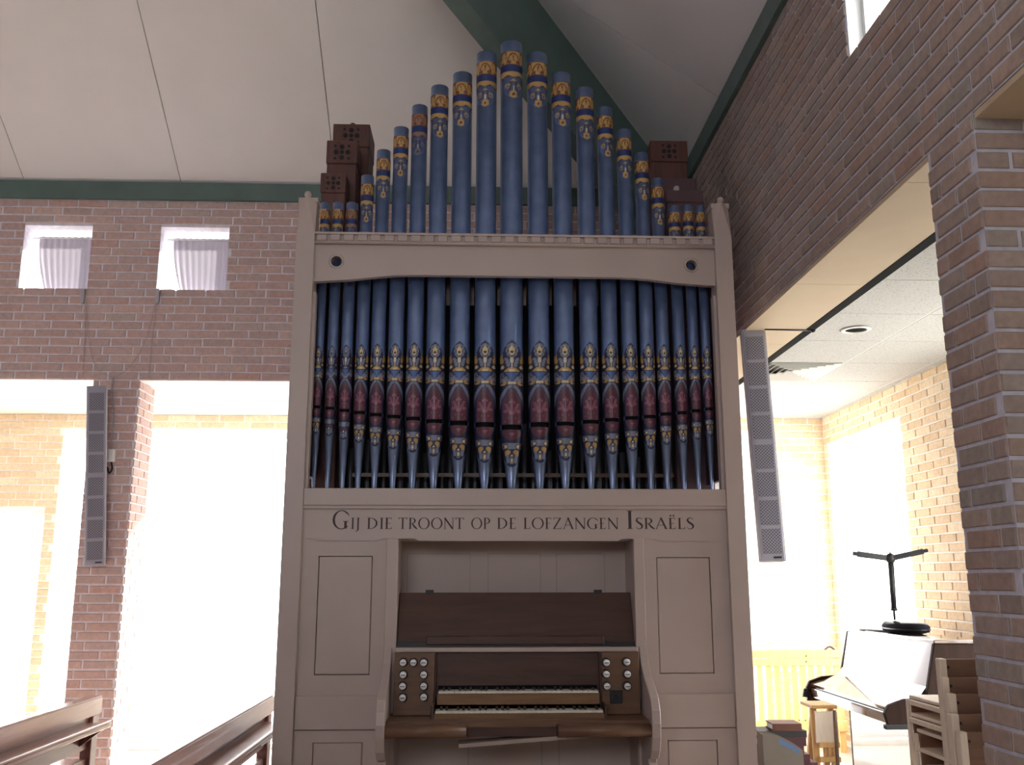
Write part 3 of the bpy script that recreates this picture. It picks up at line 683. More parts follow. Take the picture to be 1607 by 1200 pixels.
# ---- stop jambs
for x0, x1, kn in ((-.580, -.392, [(633, 1039), (649, 1039), (665, 1039), (633, 1058), (665, 1058), (632, 1076), (665, 1076), (632, 1094), (665, 1093)]),
                   (.405, .585, [(951, 1039), (983, 1038), (951, 1057), (984, 1057), (952, 1076), (984, 1076)])):
    j = MB().box(x0, x1, -.085, -.055, .77, 1.053).build('stop_jamb', M['jamb'], OG, .002)
    for px, py in kn:
        c = onY(px, py, -.10)
        k = MB(); prof = [(0, -.128), (.0115, -.127), (.0155, -.122), (.0155, -.116), (.006, -.112), (.006, -.085)]
        vs = [(c[0] + r * math.cos(2 * PI * i / 16), y, c[2] + r * math.sin(2 * PI * i / 16)) for r, y in prof for i in range(16)]
        k.add(vs, [(a * 16 + i, a * 16 + (i + 1) % 16, (a + 1) * 16 + (i + 1) % 16, (a + 1) * 16 + i) for a in range(5) for i in range(16)], True)
        kb = k.build('stop_knob', M['knob'], j)
        MB().box(c[0] - .010, c[0] + .010, -.1288, -.126, c[2] - .0018, c[2] + .0018).build('knob_line', M['ink'], j)
        t = MB().lathe((0, 0), [(.016, 0), (.021, 0), (.021, .004), (.016, .004)], 16).build('knob_ring', M['blackm'], j)
        for v in t.data.vertices:
            wv = v.co + BASE[j.name]; v.co = Vector((c[0] + wv.x, -.085 - wv.z, c[2] + wv.y)) - BASE[j.name]
    if x0 > 0:
        c = onY(967, 1093, -.085)
        MB().box(c[0] - .03, c[0] + .03, -.089, -.083, c[2] - .03, c[2] + .03).build('switch_plate', M['black'], j, .003)
        MB().tube((c[0], -.094, c[2]), (c[0], -.083, c[2]), .013).build('switch', M['blackm'], j)
ob('fallboard', M['desk'], -.392, .405, -.018, .0, .84, 1.053)
ob('jamb_side', M['desk'], -.397, -.385, -.06, .04, .78, 1.053); ob('jamb_side', M['desk'], .398, .410, -.06, .04, .78, 1.053)
# ---- two manuals with single keys
def manual(x0, x1, yf, ybk, zt, slip_z, name):
    sp = ob('manual', M['slip'], x0, x1, yf + .006, yf + .026, slip_z, zt - .011, .002)
    n = 30; wk = (x1 - x0 - .012) / n
    for i in range(n):
        a = x0 + .006 + i * wk
        MB().box(a + .0007, a + wk - .0007, yf, ybk, zt - .010, zt).build('white_key', M['ivory'], sp)
        if i % 7 in (0, 1, 3, 4, 5) and i < n - 1:
            MB().box(a + wk - .0055, a + wk + .0055, yf + .030, ybk, zt, zt + .012).build('black_key', M['ebony'], sp)
    return sp
manual(-.375, .392, -.105, -.02, .880, .818, 'upper'); manual(-.385, .402, -.188, -.100, .802, .745, 'lower')
ob('manual_cheek', M['desk'], -.400, -.386, -.19, .03, .745, .83, .004); ob('manual_cheek', M['desk'], .403, .415, -.19, .03, .745, .83, .004)
ob('key_gap_shade', M['felt'], -.372, .389, -.024, -.019, .872, .897)  # black strip put in for the dark of the gap behind the keys
ob('key_bed', M['jamb'], -.605, .615, -.262, .03, .742, .768)
MB().box(-.605, -.235, -.285, -.2, .700, .756).tube((-.605, -.285, .728), (-.235, -.285, .728), .027, n=16).build('bed_rail', M['jamb'], OG)
MB().box(.175, .615, -.285, -.2, .700, .756).tube((.175, -.285, .728), (.615, -.285, .728), .027, n=16).build('bed_rail', M['jamb'], OG)
ob('drawer_recess', M['desk'], -.235, .175, -.25, -.22, .700, .752)
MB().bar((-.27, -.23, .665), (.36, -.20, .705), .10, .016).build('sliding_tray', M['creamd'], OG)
# console brackets, curved profile
prof = [(0.0, 1.10), (-.03, 1.05), (-.06, 1.00), (-.13, .945), (-.22, .905), (-.285, .865), (-.315, .815), (-.322, .76), (-.312, .70), (-.285, .64), (-.245, .60), (-.19, .59), (-.19, .572), (-.225, .56), (-.235, .53), (-.235, 0.0), (0.0, 0.0)]
for x in (-.638, .598):
    MB().prism([(x, y, z) for y, z in prof], (.040, 0, 0)).build('console_bracket', CR, OG, .003)
kb = ob('knee_board', CR, -.58, .585, .26, .28, 0.0, .74)
for px in (735, 850, 877):
    x = onY(px, 1170, .26)[0]; box('panel_groove', M['creamd'], kb, x - .003, x + .003, .2585, .261, 0.05, .74)
# ---- case body behind the front
for x0, x1 in ((-1.142, -1.122), (1.124, 1.144)): ob('case_side', CR, x0, x1, .085, 1.78, 0, 1.752)
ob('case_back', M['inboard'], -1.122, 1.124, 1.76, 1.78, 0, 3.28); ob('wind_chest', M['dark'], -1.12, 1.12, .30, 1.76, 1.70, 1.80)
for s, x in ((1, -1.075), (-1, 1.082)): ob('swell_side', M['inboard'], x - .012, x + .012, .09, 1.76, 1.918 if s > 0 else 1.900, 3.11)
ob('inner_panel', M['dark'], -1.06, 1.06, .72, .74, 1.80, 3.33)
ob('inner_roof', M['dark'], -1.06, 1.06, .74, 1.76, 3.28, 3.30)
MB().bar(onY(553, 745, .36), onY(1057, 746, .36), .02, .02).build('pipe_rack', M['jamb'], OG)
for px in (703, 741, 783, 823, 863, 901, 936): 
    a = onY(px, 480, .20); b = onY(px, 430, .20); ob('rack_batten', M['jamb'], a[0] - .010, a[0] + .010, .19, .21, a[2], 3.12)
for i in range(44):
    x = -.98 + i * .0456; z = 2.05 + .20 * abs(math.sin(i * 1.7)); r = .012 + .006 * ((i * 7) % 3) / 2
    MB().lathe((x, .46 + .03 * (i % 2)), [(.004, 1.80), (r, 1.90), (r, z), (r * .8, z)], 10).build('inner_pipe', M['metal'], OG)
# ---- wooden pipes standing behind, with carved caps
def wooden_pipe(px0, px1, py, ybk, depth, seam, knob=False, holes=True, mt='redwood'):
    a = onY(px0, py, ybk); b = onY(px1, py, ybk); z = a[2]
    w_ = MB().box(a[0], b[0], ybk, ybk + depth, 1.80, z).build('wooden_pipe', M[mt], OG, .004)
    zs = onY(px0, seam, ybk)[2]
    cap = MB().box(a[0] - .004, b[0] + .004, ybk - .010, ybk + depth + .004, zs, z + .004).build('cap', M[mt], w_, .004)
    cx = (a[0] + b[0]) / 2; cz = (zs + z) / 2; s = min(b[0] - a[0], z - zs)
    if holes:
        for dx, dz, r in ((0, 0, .085), (0, .24, .10), (0, -.24, .10), (-.24, 0, .10), (.24, 0, .10), (-.28, .28, .055), (.28, .28, .055), (-.28, -.28, .055), (.28, -.28, .055)):
            MB().tube((cx + dx * s, ybk - .0125, cz + dz * s), (cx + dx * s, ybk - .004, cz + dz * s), r * s, n=14).build('hole', M['dark'], w_)
    if knob: MB().tube((cx, ybk + .04, z), (cx, ybk + .04, z + .03), .018, .014).build('knob', M['redwood'], w_)
    return w_
wooden_pipe(505, 543, 273, .36, .10, 303); wooden_pipe(514.5, 561, 222, .50, .16, 257); wooden_pipe(524.5, 580, 196, .70, .26, 231, knob=True)
wooden_pipe(1021, 1077, 222, .62, .22, 254); wooden_pipe(1040, 1091, 281, .50, .10, 305, holes=False, mt='inboard'); wooden_pipe(1046, 1102, 300, .42, .06, 318, holes=False, mt='inboard')
c = onY(1062, 296, .48); MB().ball((c[0], .485, c[2]), .02, 6).build('cap_knob', M['cable'], OG)
# ---- the 21 facade pipes
def ell(x, y, cx, cy, rx, ry): return ((x - cx) / rx) ** 2 + ((y - cy) / ry) ** 2 < 1
NAVY = (.012, .017, .055); LAV = (.19, .21, .31); GOLD = (.46, .285, .095); PGOLD = (.62, .50, .27); RED = (.095, .024, .043); PINK = (.25, .085, .14); CREAMY = (.62, .56, .44); MBLUE = (.055, .12, .33); BLUE = (.13, .205, .41); PLUM = (.085, .045, .08)
def lancet(v):
    if v < 4.5: return 0
    if v < 6.6: return .95 * math.sin(min(1, (v - 4.5) / 2.1) * PI / 2) ** .75
    if v < 9: return .95
    return .95 * math.sqrt(max(0, 1 - ((v - 9) / .72) ** 2)) if v < 9.72 else 0
def lower_design(s, v, worn):
    x = abs(s)
    if v < 1.5: wd = .80 * math.sin(min(1, v / 1.5) * PI / 2) ** .85
    elif v < 11: wd = 1.1
    else: wd = .95 * math.sqrt(max(0, 1 - (v - 11) ** 2))
    if x > wd: return None
    G, PG = (PLUM, LAV) if worn else (GOLD, PGOLD)
    c = NAVY
    if v < 4.35:
        if ell(x, v, 0, 1.0, .50, .74): c = LAV
        if ell(x, v, 0, 1.05, .33, .55): c = NAVY
        if ell(x, v, 0, 1.05, .25, .45) or (v < 1 and v > .42 and x < (v - .42) * .28): c = PG
        if ell(x, v, .02, 1.16, .09, .15): c = NAVY
        if ell(x, v, .84, 1.80, .17, .52) and not ell(x, v, .66, 1.55, .13, .3): c = G
        if ell(x, v, .80, 2.62, .15, .17): c = PG
        if abs(x - .20 - (2.75 - v) * .28) < .15 and 1.75 < v < 2.6: c = LAV
        if x < .16 - (v - 1.6) * .10 and 1.7 < v < 2.65: c = CREAMY
        if v < 3.1 and ell(x, v, 0, 3.12, .62, .46): c = G
        if v < 3.1 and ell(x, v, 0, 3.12, .30, .5) and v > 2.85: c = PG
        if 3.18 < v < 4.02:
            if x < .55 * (4.0 - v) / .8: c = MBLUE
            elif x < .62 * (4.02 - v) / .8 + .06: c = NAVY
            elif x < 1.0: c = LAV
            if ell(x, v, .72, 3.45, .17, .19): c = NAVY
            if ell(x, v, .72, 3.45, .09, .10): c = LAV
        if 4.05 < v < 4.27 and x < .36: c = PG
        if ell(x, v, .72, 4.15, .25, .24) and not ell(x, v, .84, 4.08, .12, .12): c = G
        if v > 4.2 and x < .1: c = LAV
        return c
    if v < 9.78:
        L0, L1, L2 = lancet(v + .22), lancet(v), lancet(v - .22) if v < 7 else lancet(v + .12)
        if v < 6.6 and x > L0 + .03: return LAV if x < L0 + .22 else NAVY
        if v < 6.6 and x > L1: return LAV
        if x > L1 - .10: return NAVY
        if x < L2 - .16 or (6.6 <= v < 9 and x < .80):
            c = PLUM if worn and False else RED
            if ell(x, v, 0, 5.85, .10, .12) or ell(x, v, .17, 5.98, .12, .11) or ell(x, v, 0, 6.14, .10, .12): c = PINK
            d = (x - .12) - (7.1 - v) * .42
            if 6.1 < v < 7.15 and abs(d) < .12: c = PINK
            if ell(x, v, .48, 6.85, .20, .16): c = PINK
            if x < .045 and 6.1 < v < 8.1: c = PINK
            if ell(x, v, .3, 7.5, .09, .09) or ell(x, v, .55, 7.8, .07, .07): c = PINK
            if ell(x, v, 0, 8.95, .22, .13) or ell(x, v, .0, 9.15, .09, .1): c = PINK
            if x > .68: c = PLUM
            return c
        return PLUM if v < 9.1 else NAVY
    if v < 10.35 and x < .95:
        c = LAV
        if x > .9 - (v - 9.78) * .25 and v < 10.0: c = LAV
        if ell(x, v, .62, 10.12, .24, .25): c = NAVY
        if ell(x, v, .62, 10.12, .17, .18): c = PG
    if 10.38 < v < 11.02 and (v - 10.42) * .05 + .10 < x < .74 and v > 10.38 + abs(x - .45) * .6 and v < 10.62 + x * .66: c = G
    if ell(x, v, 0, 10.95, .17, .17): c = NAVY
    if ell(x, v, 0, 10.95, .11, .11): c = CREAMY
    if v > 10.95 and .38 < x < .72 and v < 11.6: c = LAV
    if ell(x, v, 0, 11.38, .34, .38): c = LAV
    if ell(x, v, 0, 11.38, .25, .29): c = NAVY
    if ell(x, v, 0, 11.38, .17, .22): c = PG
    return c
def collar_design(s, v, worn):
    """v: 0..1 gold band, 1..1.4 navy, 1.4..1.75 gold, 1.75..3.3 hanging spray"""
    x = abs(s); G = (.27, .15, .09) if worn else GOLD; D = (.16, .055, .03)
    if v < 0: return BLUE
    if v < 1:
        c = G
        if v < .06 or v > .95: return (.10, .04, .04)
        if ell(x, v, 0, .95, .62, .80) and not ell(x, v, 0, .95, .50, .68): c = D
        if x > .62 and v < .55: c = D
        if ell(x, v, .80, .42, .12, .26): c = G
        if ell(x, v, .36, .80, .15, .12): c = D
        if ell(x, v, .0, .42, .10, .10) or (ell(x, v, 0, .62, .05, .12)): c = D
        if ell(x, v, .86, .85, .10, .08): c = D
        return c
    if v < 1.42: return (.012, .03, .14)
    if v < 1.80:
        lim = 1.68 + .12 * abs(math.cos(x * PI * 1.0))
        return (G if not worn else (.25, .14, .10)) if v < lim else NAVY
    c = None; sp = (.10, .12, .20); pg = (.15, .14, .17) if worn else (.36, .27, .13)
    if x < .97 - (v - 1.8) * .30 and v < 3.0: c = (.062, .082, .175)
    if 1.92 < v < 2.12 and x < (v - 1.9) * 1.5: c = pg
    if ell(x, v, .52, 2.42, .22, .19): c = pg
    if ell(x, v, .52, 2.46, .10, .11): c = sp
    if x < .07 and 2.1 < v < 2.75: c = sp if v < 2.4 else CREAMY
    if abs(x - .18 - (v - 2.1) * .3) < .05 and 2.1 < v < 2.7: c = NAVY
    for k in range(6):
        a = k * PI / 3 + .5
        if ell(s, v, .22 * math.cos(a), 2.98 + .16 * math.sin(a), .15, .12): c = pg if worn else GOLD
    if ell(s, v, 0, 2.98, .12, .09): c = (.05, .02, .02)
    return c
def patch(name, parent, cx, cy, rf, z0, z1, nz, na, des, off=.0009, skip=None, turn=0.0, amax=88):
    vs = []; cs = []; ok = []
    for j in range(nz + 1):
        z = z0 + (z1 - z0) * j / nz; r = rf(z) + off
        for i in range(na + 1):
            a = math.radians(-amax + 2 * amax * i / na)
            vs.append((cx + r * math.sin(a), cy - r * math.cos(a), z)); c = des(math.sin(a - turn) if abs(a - turn) < R2 else math.copysign(1, a - turn), z)
            ok.append(c is not None); cs.append(c or BLUE)
    fs = []
    for j in range(nz):
        za, zb_ = z0 + (z1 - z0) * j / nz, z0 + (z1 - z0) * (j + 1) / nz
        if skip and zb_ > skip[0] and za < skip[1]: continue
        for i in range(na):
            q = (j * (na + 1) + i, j * (na + 1) + i + 1, (j + 1) * (na + 1) + i + 1, (j + 1) * (na + 1) + i)
            if any(ok[k] for k in q): fs.append(q)
    b = BASE[parent.name]; me = bpy.data.meshes.new(name)
    me.from_pydata([(v[0] - b[0], v[1] - b[1], v[2] - b[2]) for v in vs], [], fs); me.update()
    at = me.color_attributes.new('Col', 'FLOAT_COLOR', 'POINT')
    at.data.foreach_set('color', np.array([(c[0], c[1], c[2], 1) for c in cs], dtype=np.float32).ravel())
    me.polygons.foreach_set('use_smooth', [True] * len(me.polygons)); me.materials.append(M['vcol'])
    o = bpy.data.objects.new(name, me); COL.objects.link(o); o.parent = parent; BASE[o.name] = b
    return o
PXM = [499, 520, 542.7, 566.7, 592, 620, 650, 682.7, 720.7, 761, 802.7, 846, 885.7, 925, 958, 989, 1017, 1042, 1067.7, 1090, 1110]
PYM = [638, 640, 643.5, 646.7, 650, 653, 656, 660, 663.5, 666, 670, 666, 664, 661, 658, 655, 653, 649, 647, 644, 641]
PYT = [315, 315, 315, 272, 232, 196, 161.5, 130.6, 110, 77.5, 61, 79, 110.5, 134, 165, 200, 236.5, 277, 320.5, 319, 320.5]
DIA = [.050, .056, .064, .069, .0755, .0824, .0875, .0984, .1075, .1137, .1233]
PY = .13
WORN_U = {6, 2}; WORN_L = {1, 2}
for i in range(21):
    k = min(i, 20 - i); R = DIA[k] / 2; x = onY(PXM[i], 600, PY)[0]; yy = PY
    yf = PY - R
    zm = onY(PXM[i], PYM[i], yf)[2]; zt = onY(PXM[i], PYT[i] + 1.5, yf)[2]; zs = 1.838; hs = .011 + .014 * (R / .0617)
    za = onY(PXM[i], 542 - .9 * k, yf)[2]; zb_ = zm - (za - zm) * (12 - 8.34) / 8.34
    dz = (za - zb_) / 150; r0 = round((zm - hs / 2 - zb_) / dz); r1 = round((zm + hs / 2 - zb_) / dz); zl, zh = zb_ + r0 * dz, zb_ + r1 * dz; zm = (zl + zh) / 2; hs = zh - zl
    n = 36; m = MB()
    m.lathe((x, yy), [(R, zm + hs / 2), (R, zt), (R - .003, zt), (R - .003, zt - .25)], n)
    m.lathe((x, yy), [(R * .98, zm - hs / 2), (R * .98, zm + hs / 2)], n, math.radians(-30), math.radians(210))
    pipe = m.build('pipe', M['blue'], OG)
    MB().lathe((x, yy), [(.30 * R, zs), (R * .995, zm - hs / 2), (.2 * R, zm - hs / 2)], n).build('pipe_foot', M['foot'], pipe)
    MB().lathe((x, yy), [(R * .72, zm - hs), (R * .72, zm + hs)], 18, math.radians(180), math.radians(360)).build('mouth', M['felt'], pipe)
    rf = lambda z, R=R, zm=zm, hs=hs: R if z > zm - hs / 2 else R * (.30 + .695 * (z - zs) / (zm - hs / 2 - zs))
    des = lambda s, z, za=za, zb_=zb_, wn_=(i in WORN_L): lower_design(s, 12 * (za - z) / (za - zb_), wn_)
    patch('mouth_ornament', pipe, x, yy, rf, zb_, za, 150, 30, des, skip=(zm - hs / 2 + 1e-5, zm + hs / 2 - 1e-5))
    f = .5 + .5 * R / .0617; pl = .064 * f if k > 2 else .040; bh = .090 * f if k > 2 else .060
    des2 = lambda s, z, zt=zt, pl=pl, bh=bh, wn_=(i in WORN_U): collar_design(s, (zt - pl - z) / bh, wn_)
    zlow = max(zt - pl - 3.25 * bh, 3.12)
    patch('painted_collar', pipe, x, yy, lambda z, R=R: R, zlow, zt - pl + .001, 64 if k > 2 else 40, 40, des2, turn=rnd.uniform(-.25, .2), amax=100)
# ================================================================ CURTAINS, CABLES, SPEAKERS
def curtain(x0, x1, label, seed):
    r = random.Random(seed); n = 96; rows = 14; vs = []; fs = []; y = YB + .11
    for j in range(rows + 1):
        t = j / rows; z = 3.945 - .425 * t
        for i in range(n + 1):
            u = i / n; xx = x0 + (x1 - x0) * u; lean = (.075 * t * t * (1 - u) ** 2)
            ph = u * 2 * PI * 9; amp = .004 + .004 * t
            zz = z + (.006 * abs(math.sin(ph / 2)) if j == 0 else 0)
            vs.append((xx + lean, y + amp * math.sin(ph + .4 * math.sin(5 * t + seed)), zz))
    for j in range(rows):
        for i in range(n): fs.append((j * (n + 1) + i, j * (n + 1) + i + 1, (j + 1) * (n + 1) + i + 1, (j + 1) * (n + 1) + i))
    t = thing('window_curtain', label, 'curtain', ((x0 + x1) / 2, y, 3.52), 'short curtains in the small windows')
    m = MB(); m.add(vs, fs, True); m.build('cloth', M['curtain'], t)
    MB().tube((x0 - .05, y, 3.938), (x1 + .003, y, 3.938), .005, n=8).build('curtain_rod', M['white'], t)
    return t
curtain(-3.535, -3.105, 'short gathered lilac curtain in the small window nearest the left edge', 1)
curtain(-2.525, -2.085, 'short gathered lilac curtain in the small window nearest the organ', 2)
for px, nm in ((131, 'under the small window nearest the left edge'), (248, 'under the small window nearest the organ')):
    a = onY(px, 455, YB - .02); t = thing('cable_cover', 'short grey cable cover ' + nm, 'cable cover', (a[0], YB - .02, a[2]), 'cable covers under the small windows')
    MB().box(a[0] - .014, a[0] + .014, YB - .030, YB - .0065, a[2] - .095, a[2] + .01).build('cover', M['greyl'], t, .003)
    MB().box(a[0] - .008, a[0] + .008, YB - .026, YB - .0065, a[2] - .104, a[2] - .095).build('outlet', M['grey'], t)
def cable(name, label, pts, r, mat):
    c = [onY(p[0], p[1], YB - .012) for p in pts]; out = []
    c = [c[0]] + c + [c[-1]]
    for i in range(1, len(c) - 2):
        for k in range(6):
            t = k / 6; out.append(tuple(.5 * ((2 * c[i]) + (-c[i - 1] + c[i + 1]) * t + (2 * c[i - 1] - 5 * c[i] + 4 * c[i + 1] - c[i + 2]) * t * t + (-c[i - 1] + 3 * c[i] - 3 * c[i + 1] + c[i + 2]) * t ** 3)))
    out.append(tuple(c[-2])); return tag(MB().path(out, r).build(name, mat, None, loc=out[-1]), label, 'cable')
cable('thin_cable', 'thin white cable hanging straight down from the left cable cover', [(134, 474), (133, 530), (130, 592)], .0022, M['cable'])
cable('thin_cable', 'thin white cable hanging straight down from the right cable cover', [(246, 474), (240, 520), (233, 592)], .0022, M['cable'])
cable('thin_cable', 'thin cable drooping in a loop between the two cable covers on the brick wall', [(136, 474), (139, 530), (150, 574), (174, 590), (200, 578), (228, 535), (244, 474)], .0022, M['cable'])
cable('speaker_cable', 'grey cable running down the brick pier beside the wall speaker', [(178, 592), (175, 612), (178, 650), (174, 706)], .006, M['greyl'])
cable('speaker_cable', 'black cable loop hanging under the white junction box', [(174, 722), (176, 735), (171, 742), (168, 732)], .006, M['black'])
a = onY(168, 706, YB); b = onY(182, 725, YB)
t = thing('junction_box', 'small white junction box on the brick pier beside the wall speaker', 'junction box', (a[0], YB - .03, b[2]))
MB().box(a[0], b[0], YB - .055, YB - .0065, b[2], a[2]).build('body', M['paper'], t, .005); MB().box(a[0] + .006, b[0] - .006, YB - .061, YB - .055, b[2] + .006, a[2] - .006).build('lid', M['white'], t, .002)

def column_speaker(label, top, bot, wd, dp, yaw, n=8):
    """slim column: top and bottom are the middle of the front face at its ends"""
    T, B = Vector(top), Vector(bot); up = (T - B); H = up.length; up.normalize()
    fw = Vector((math.sin(yaw), -math.cos(yaw), 0)); fw = (fw - up * fw.dot(up)).normalized(); rt = fw.cross(up) * -1
    if rt.x < 0: rt = -rt
    t = thing('column_speaker', label, 'speaker', tuple(B), None)
    t.rotation_mode = 'QUATERNION'
    mat = Matrix((rt, -fw, up)).transposed(); t.rotation_quaternion = mat.to_quaternion()
    def part(name, mb, m, bevel=0, parent=None):
        BASE_ = Vector((0, 0, 0)); o = mb.build(name, m, None, bevel); o.parent = parent or t; o.location = (0, 0, 0); return o
    part('body', MB().box(-wd / 2, wd / 2, 0.004, dp, 0, H), M['grey'], .004)
    part('side_rail', MB().box(wd / 2 - .002, wd / 2 + .006, .012, .028, 0, H), M['greyl']); part('side_rail', MB().box(-wd / 2 - .006, -wd / 2 + .002, .012, .028, 0, H), M['greyl'])
    m0 = .035; seg = (H - .035 - .045) / n
    for i in range(n):
        z = .045 + i * seg + (.012 if i >= n // 2 else 0) - .006
        o = MB().box(-wd / 2 + .014, wd / 2 - .014, -.002, .006, 0, seg - .022).build('grille', M['perf'], None, loc=(0, 0, 0)); o.parent = t; o.location = (0, 0, z)
    part('name_plate', MB().box(wd * .02, wd * .36, -.001, .006, .014, .024), M['black'])
    return t, rt, fw, up
Tl, Bl = onY(152, 605, YB - .16), onY(148.5, 887, YB - .11)
t, rt, fw, up = column_speaker('grey perforated column speaker mounted on the brick pier left of the organ', Tl, Bl, .125, .085, .25)
for z in (.25, 1.05):
    o = MB().box(-.02, .02, .085, .150, z, z + .05).build('wall_bracket', M['blackm'], None); o.parent = t
Tr, Br = onY(1182, 515, .45), onY(1214, 880, .36)
t, rt, fw, up = column_speaker('grey perforated column speaker hanging tilted under the right wall beside the organ', Tr, Br, .127, .09, -.12)
o = MB().bar((.02, .05, (Tr - Br).dot(np.array(up)) - .02), (.02, .05, (Tr - Br).dot(np.array(up)) + .012), .03, .03).build('hanger', M['blackm'], None); o.parent = t
a = onY(1200, 516, .42); b = onZ(1276, 518, 2.79)
t = thing('speaker_bracket', 'thin black rod from the hanging speaker to the edge of the tiled ceiling', 'bracket', tuple(b))
MB().tube(a, b, .007, n=8).build('rod', M['blackm'], t); MB().ball(b, .014, 6).build('end_knob', M['blackm'], t); MB().tube((b[0], b[1], b[2]), (b[0], b[1], 2.84), .006, n=8).build('stud', M['blackm'], t)

# ================================================================ PEWS
def pew(x, y0, y1, label):
    t = thing('church_pew', label, 'pew', (x, y1, 0), 'pews left of the organ')
    MB().box(x - .075, x, y0, y1, .672, .768).build('top_rail', M['pew'], t, .008, 2)
    MB().box(x - .050, x - .028, y0, y1, .645, .675).box(x - .050, x - .028, y0, y1, .505, .645).build('back_panel', M['pewd'], t)
    MB().box(x - .03, x + .115, y0, y1 - .17, .625, .648).build('book_ledge', M['pew'], t, .004)
    MB().box(x + .10, x + .118, y0, y1 - .17, .648, .662).build('ledge_lip', M['pew'], t, .003)
    MB().box(x - .055, x - .025, y0, y1, .11, .455).build('lower_panel', M['pewd'], t)
    MB().box(x - .50, x - .06, y0, y1, .405, .435).build('seat', M['pew'], t, .006)
    for y in (y1 - .10, y1 - 1.62, y1 - 3.1):
        MB().box(x - .065, x - .008, y, y + .08, 0, .672).build('back_post', M['pewd'], t, .003)
        MB().prism([(x - .03, y - .11, .625), (x + .10, y - .11, .625), (x - .03, y - .11, .53)], (0, .03, 0)).build('ledge_bracket', M['pewd'], t)
        MB().box(x - .48, x - .08, y + .02, y + .06, 0, .405).build('seat_support', M['pewd'], t, .003)
    return t
pew(-1.31, -3.2, .80, 'brown wooden pew nearest the organ, its top rail running behind the organ post')
pew(-2.25, -3.2, .80, 'brown wooden pew in front of the left brick pier, its end post in view')
pew(-3.21, -3.2, 1.33, 'brown wooden pew farthest from the organ, only its pinkish end showing at the left edge')

# ================================================================ RIGHT AISLE: PIANO AND WHAT STANDS AROUND IT
PX, PY0, PY1 = 2.40, .70, 2.00                    # front of the upper case, near and far ends
pt = thing('upright_piano', 'dark brown upright piano with closed lid in the bright right aisle', 'piano', (PX + .1, (PY0 + PY1) / 2, 0))
ZT, ZK = 1.035, .70
side = [(PX, ZT), (PX + .24, ZT), (PX + .26, 0.0), (PX - .02, 0.0), (PX - .02, .60), (PX - .30, .60), (PX - .315, .66), (PX - .29, .705), (PX - .20, .735), (PX - .07, .745)]
for y, nm in ((PY0, 0), (PY1 - .03, 1)):
    e = MB().prism([(x, y, z) for x, z in side], (0, .03, 0)).build('side_panel', M['pianod'], pt, .004)
    MB().box(PX - .315, PX - .08, y - .004, y + .034, .575, .602).build('key_cheek_foot', M['black'], pt, .004)
MB().box(PX - .005, PX + .27, PY0 - .01, PY1 + .01, ZT, ZT + .022).build('top_lid', M['piano'], pt, .005)
MB().prism([(PX - .052, PY0 + .03, .80), (PX + .002, PY0 + .03, ZT), (PX + .02, PY0 + .03, ZT), (PX - .034, PY0 + .03, .80)], (0, PY1 - PY0 - .06, 0)).build('music_panel', M['piano'], pt)
MB().prism([(PX - .095, PY0 + .03, .748), (PX - .05, PY0 + .03, .802), (PX - .03, PY0 + .03, .802), (PX - .03, PY0 + .03, .748)], (0, PY1 - PY0 - .06, 0)).build('lid_hinge_rail', M['piano'], pt)
MB().prism([(PX - .29, PY0 + .03, .690), (PX - .095, PY0 + .03, .748), (PX - .095, PY0 + .03, .735), (PX - .28, PY0 + .03, .665)], (0, PY1 - PY0 - .06, 0)).build('key_lid', M['piano'], pt)
MB().box(PX - .29, PX - .02, PY0 + .03, PY1 - .03, .600, .66).build('key_bed', M['piano'], pt, .004)
MB().box(PX - .02, PX + .0, PY0 + .03, PY1 - .03, .08, .60).build('lower_panel', M['piano'], pt); MB().box(PX - .03, PX + .24, PY0 + .03, PY1 - .03, 0, .08).build('plinth', M['piano'], pt)
MB().tube((PX - .315, PY1 - .02, .655), (PX - .315, PY1 - .02, .60), .02, .03, 12).build('lock_knob', M['blackm'], pt)
for yy in (1.1, 1.35, 1.6): MB().box(PX - .10, PX - .03, yy - .02, yy + .02, .04, .055).build('pedal', M['brass'], pt, .004)
# stand, bag and papers on the piano
zt = ZT + .0235
c = onX(1424, 992, PX + .14); cy0 = c[1]
bg = MB(); pr = [(0.001, zt), (.095, zt), (.128, zt + .012), (.132, zt + .042), (.115, zt + .064), (.07, zt + .070), (0.001, zt + .068)]
t = thing('padded_base', 'flat black padded base lying on top of the piano under the stand', 'case', (PX + .13, cy0, zt))
m = MB(); m.lathe((0, 0), pr, 28)
m.v = [(PX + .13 + v[0] * .9, cy0 + v[1] * 1.75, v[2] + .003 * abs(math.sin(9 * v[1]))) for v in m.v]; m.build('cushion', M['felt'], t)
m = MB(); m.lathe((0, 0), [(.132, zt + .024), (.135, zt + .028), (.132, zt + .032)], 28); m.v = [(PX + .13 + v[0] * .9, cy0 + v[1] * 1.75, v[2]) for v in m.v]; m.build('seam', M['blackm'], t)
p0 = onX(1405, 985, PX + .12); p1 = onX(1397.5, 876, PX + .12); pm = p0 + (p1 - p0) * .26
t = thing('t_shaped_stand', 'black telescopic stand with two folded arms forming a T on the piano', 'stand', (p0[0], p0[1], zt + .073))
p0[2] = zt + .074
MB().tube(p0, p1, .007, n=10).build('rod', M['blackm'], t); MB().tube(pm, p1, .017, .019, 14).build('outer_tube', M['black'], t); MB().tube(pm - (p1 - pm) * .02, pm + (p1 - pm) * .03, .021, n=12).build('tube_collar', M['blackm'], t)
q = Vector(p1); MB().ball(q, .032, 8, (1, 1, 1.1)).build('arm_joint', M['black'], t); MB().tube(q + Vector((0, 0, .01)), q + Vector((0, .0, .045)), .008, n=8).build('locking_pin', M['greyl'], t)
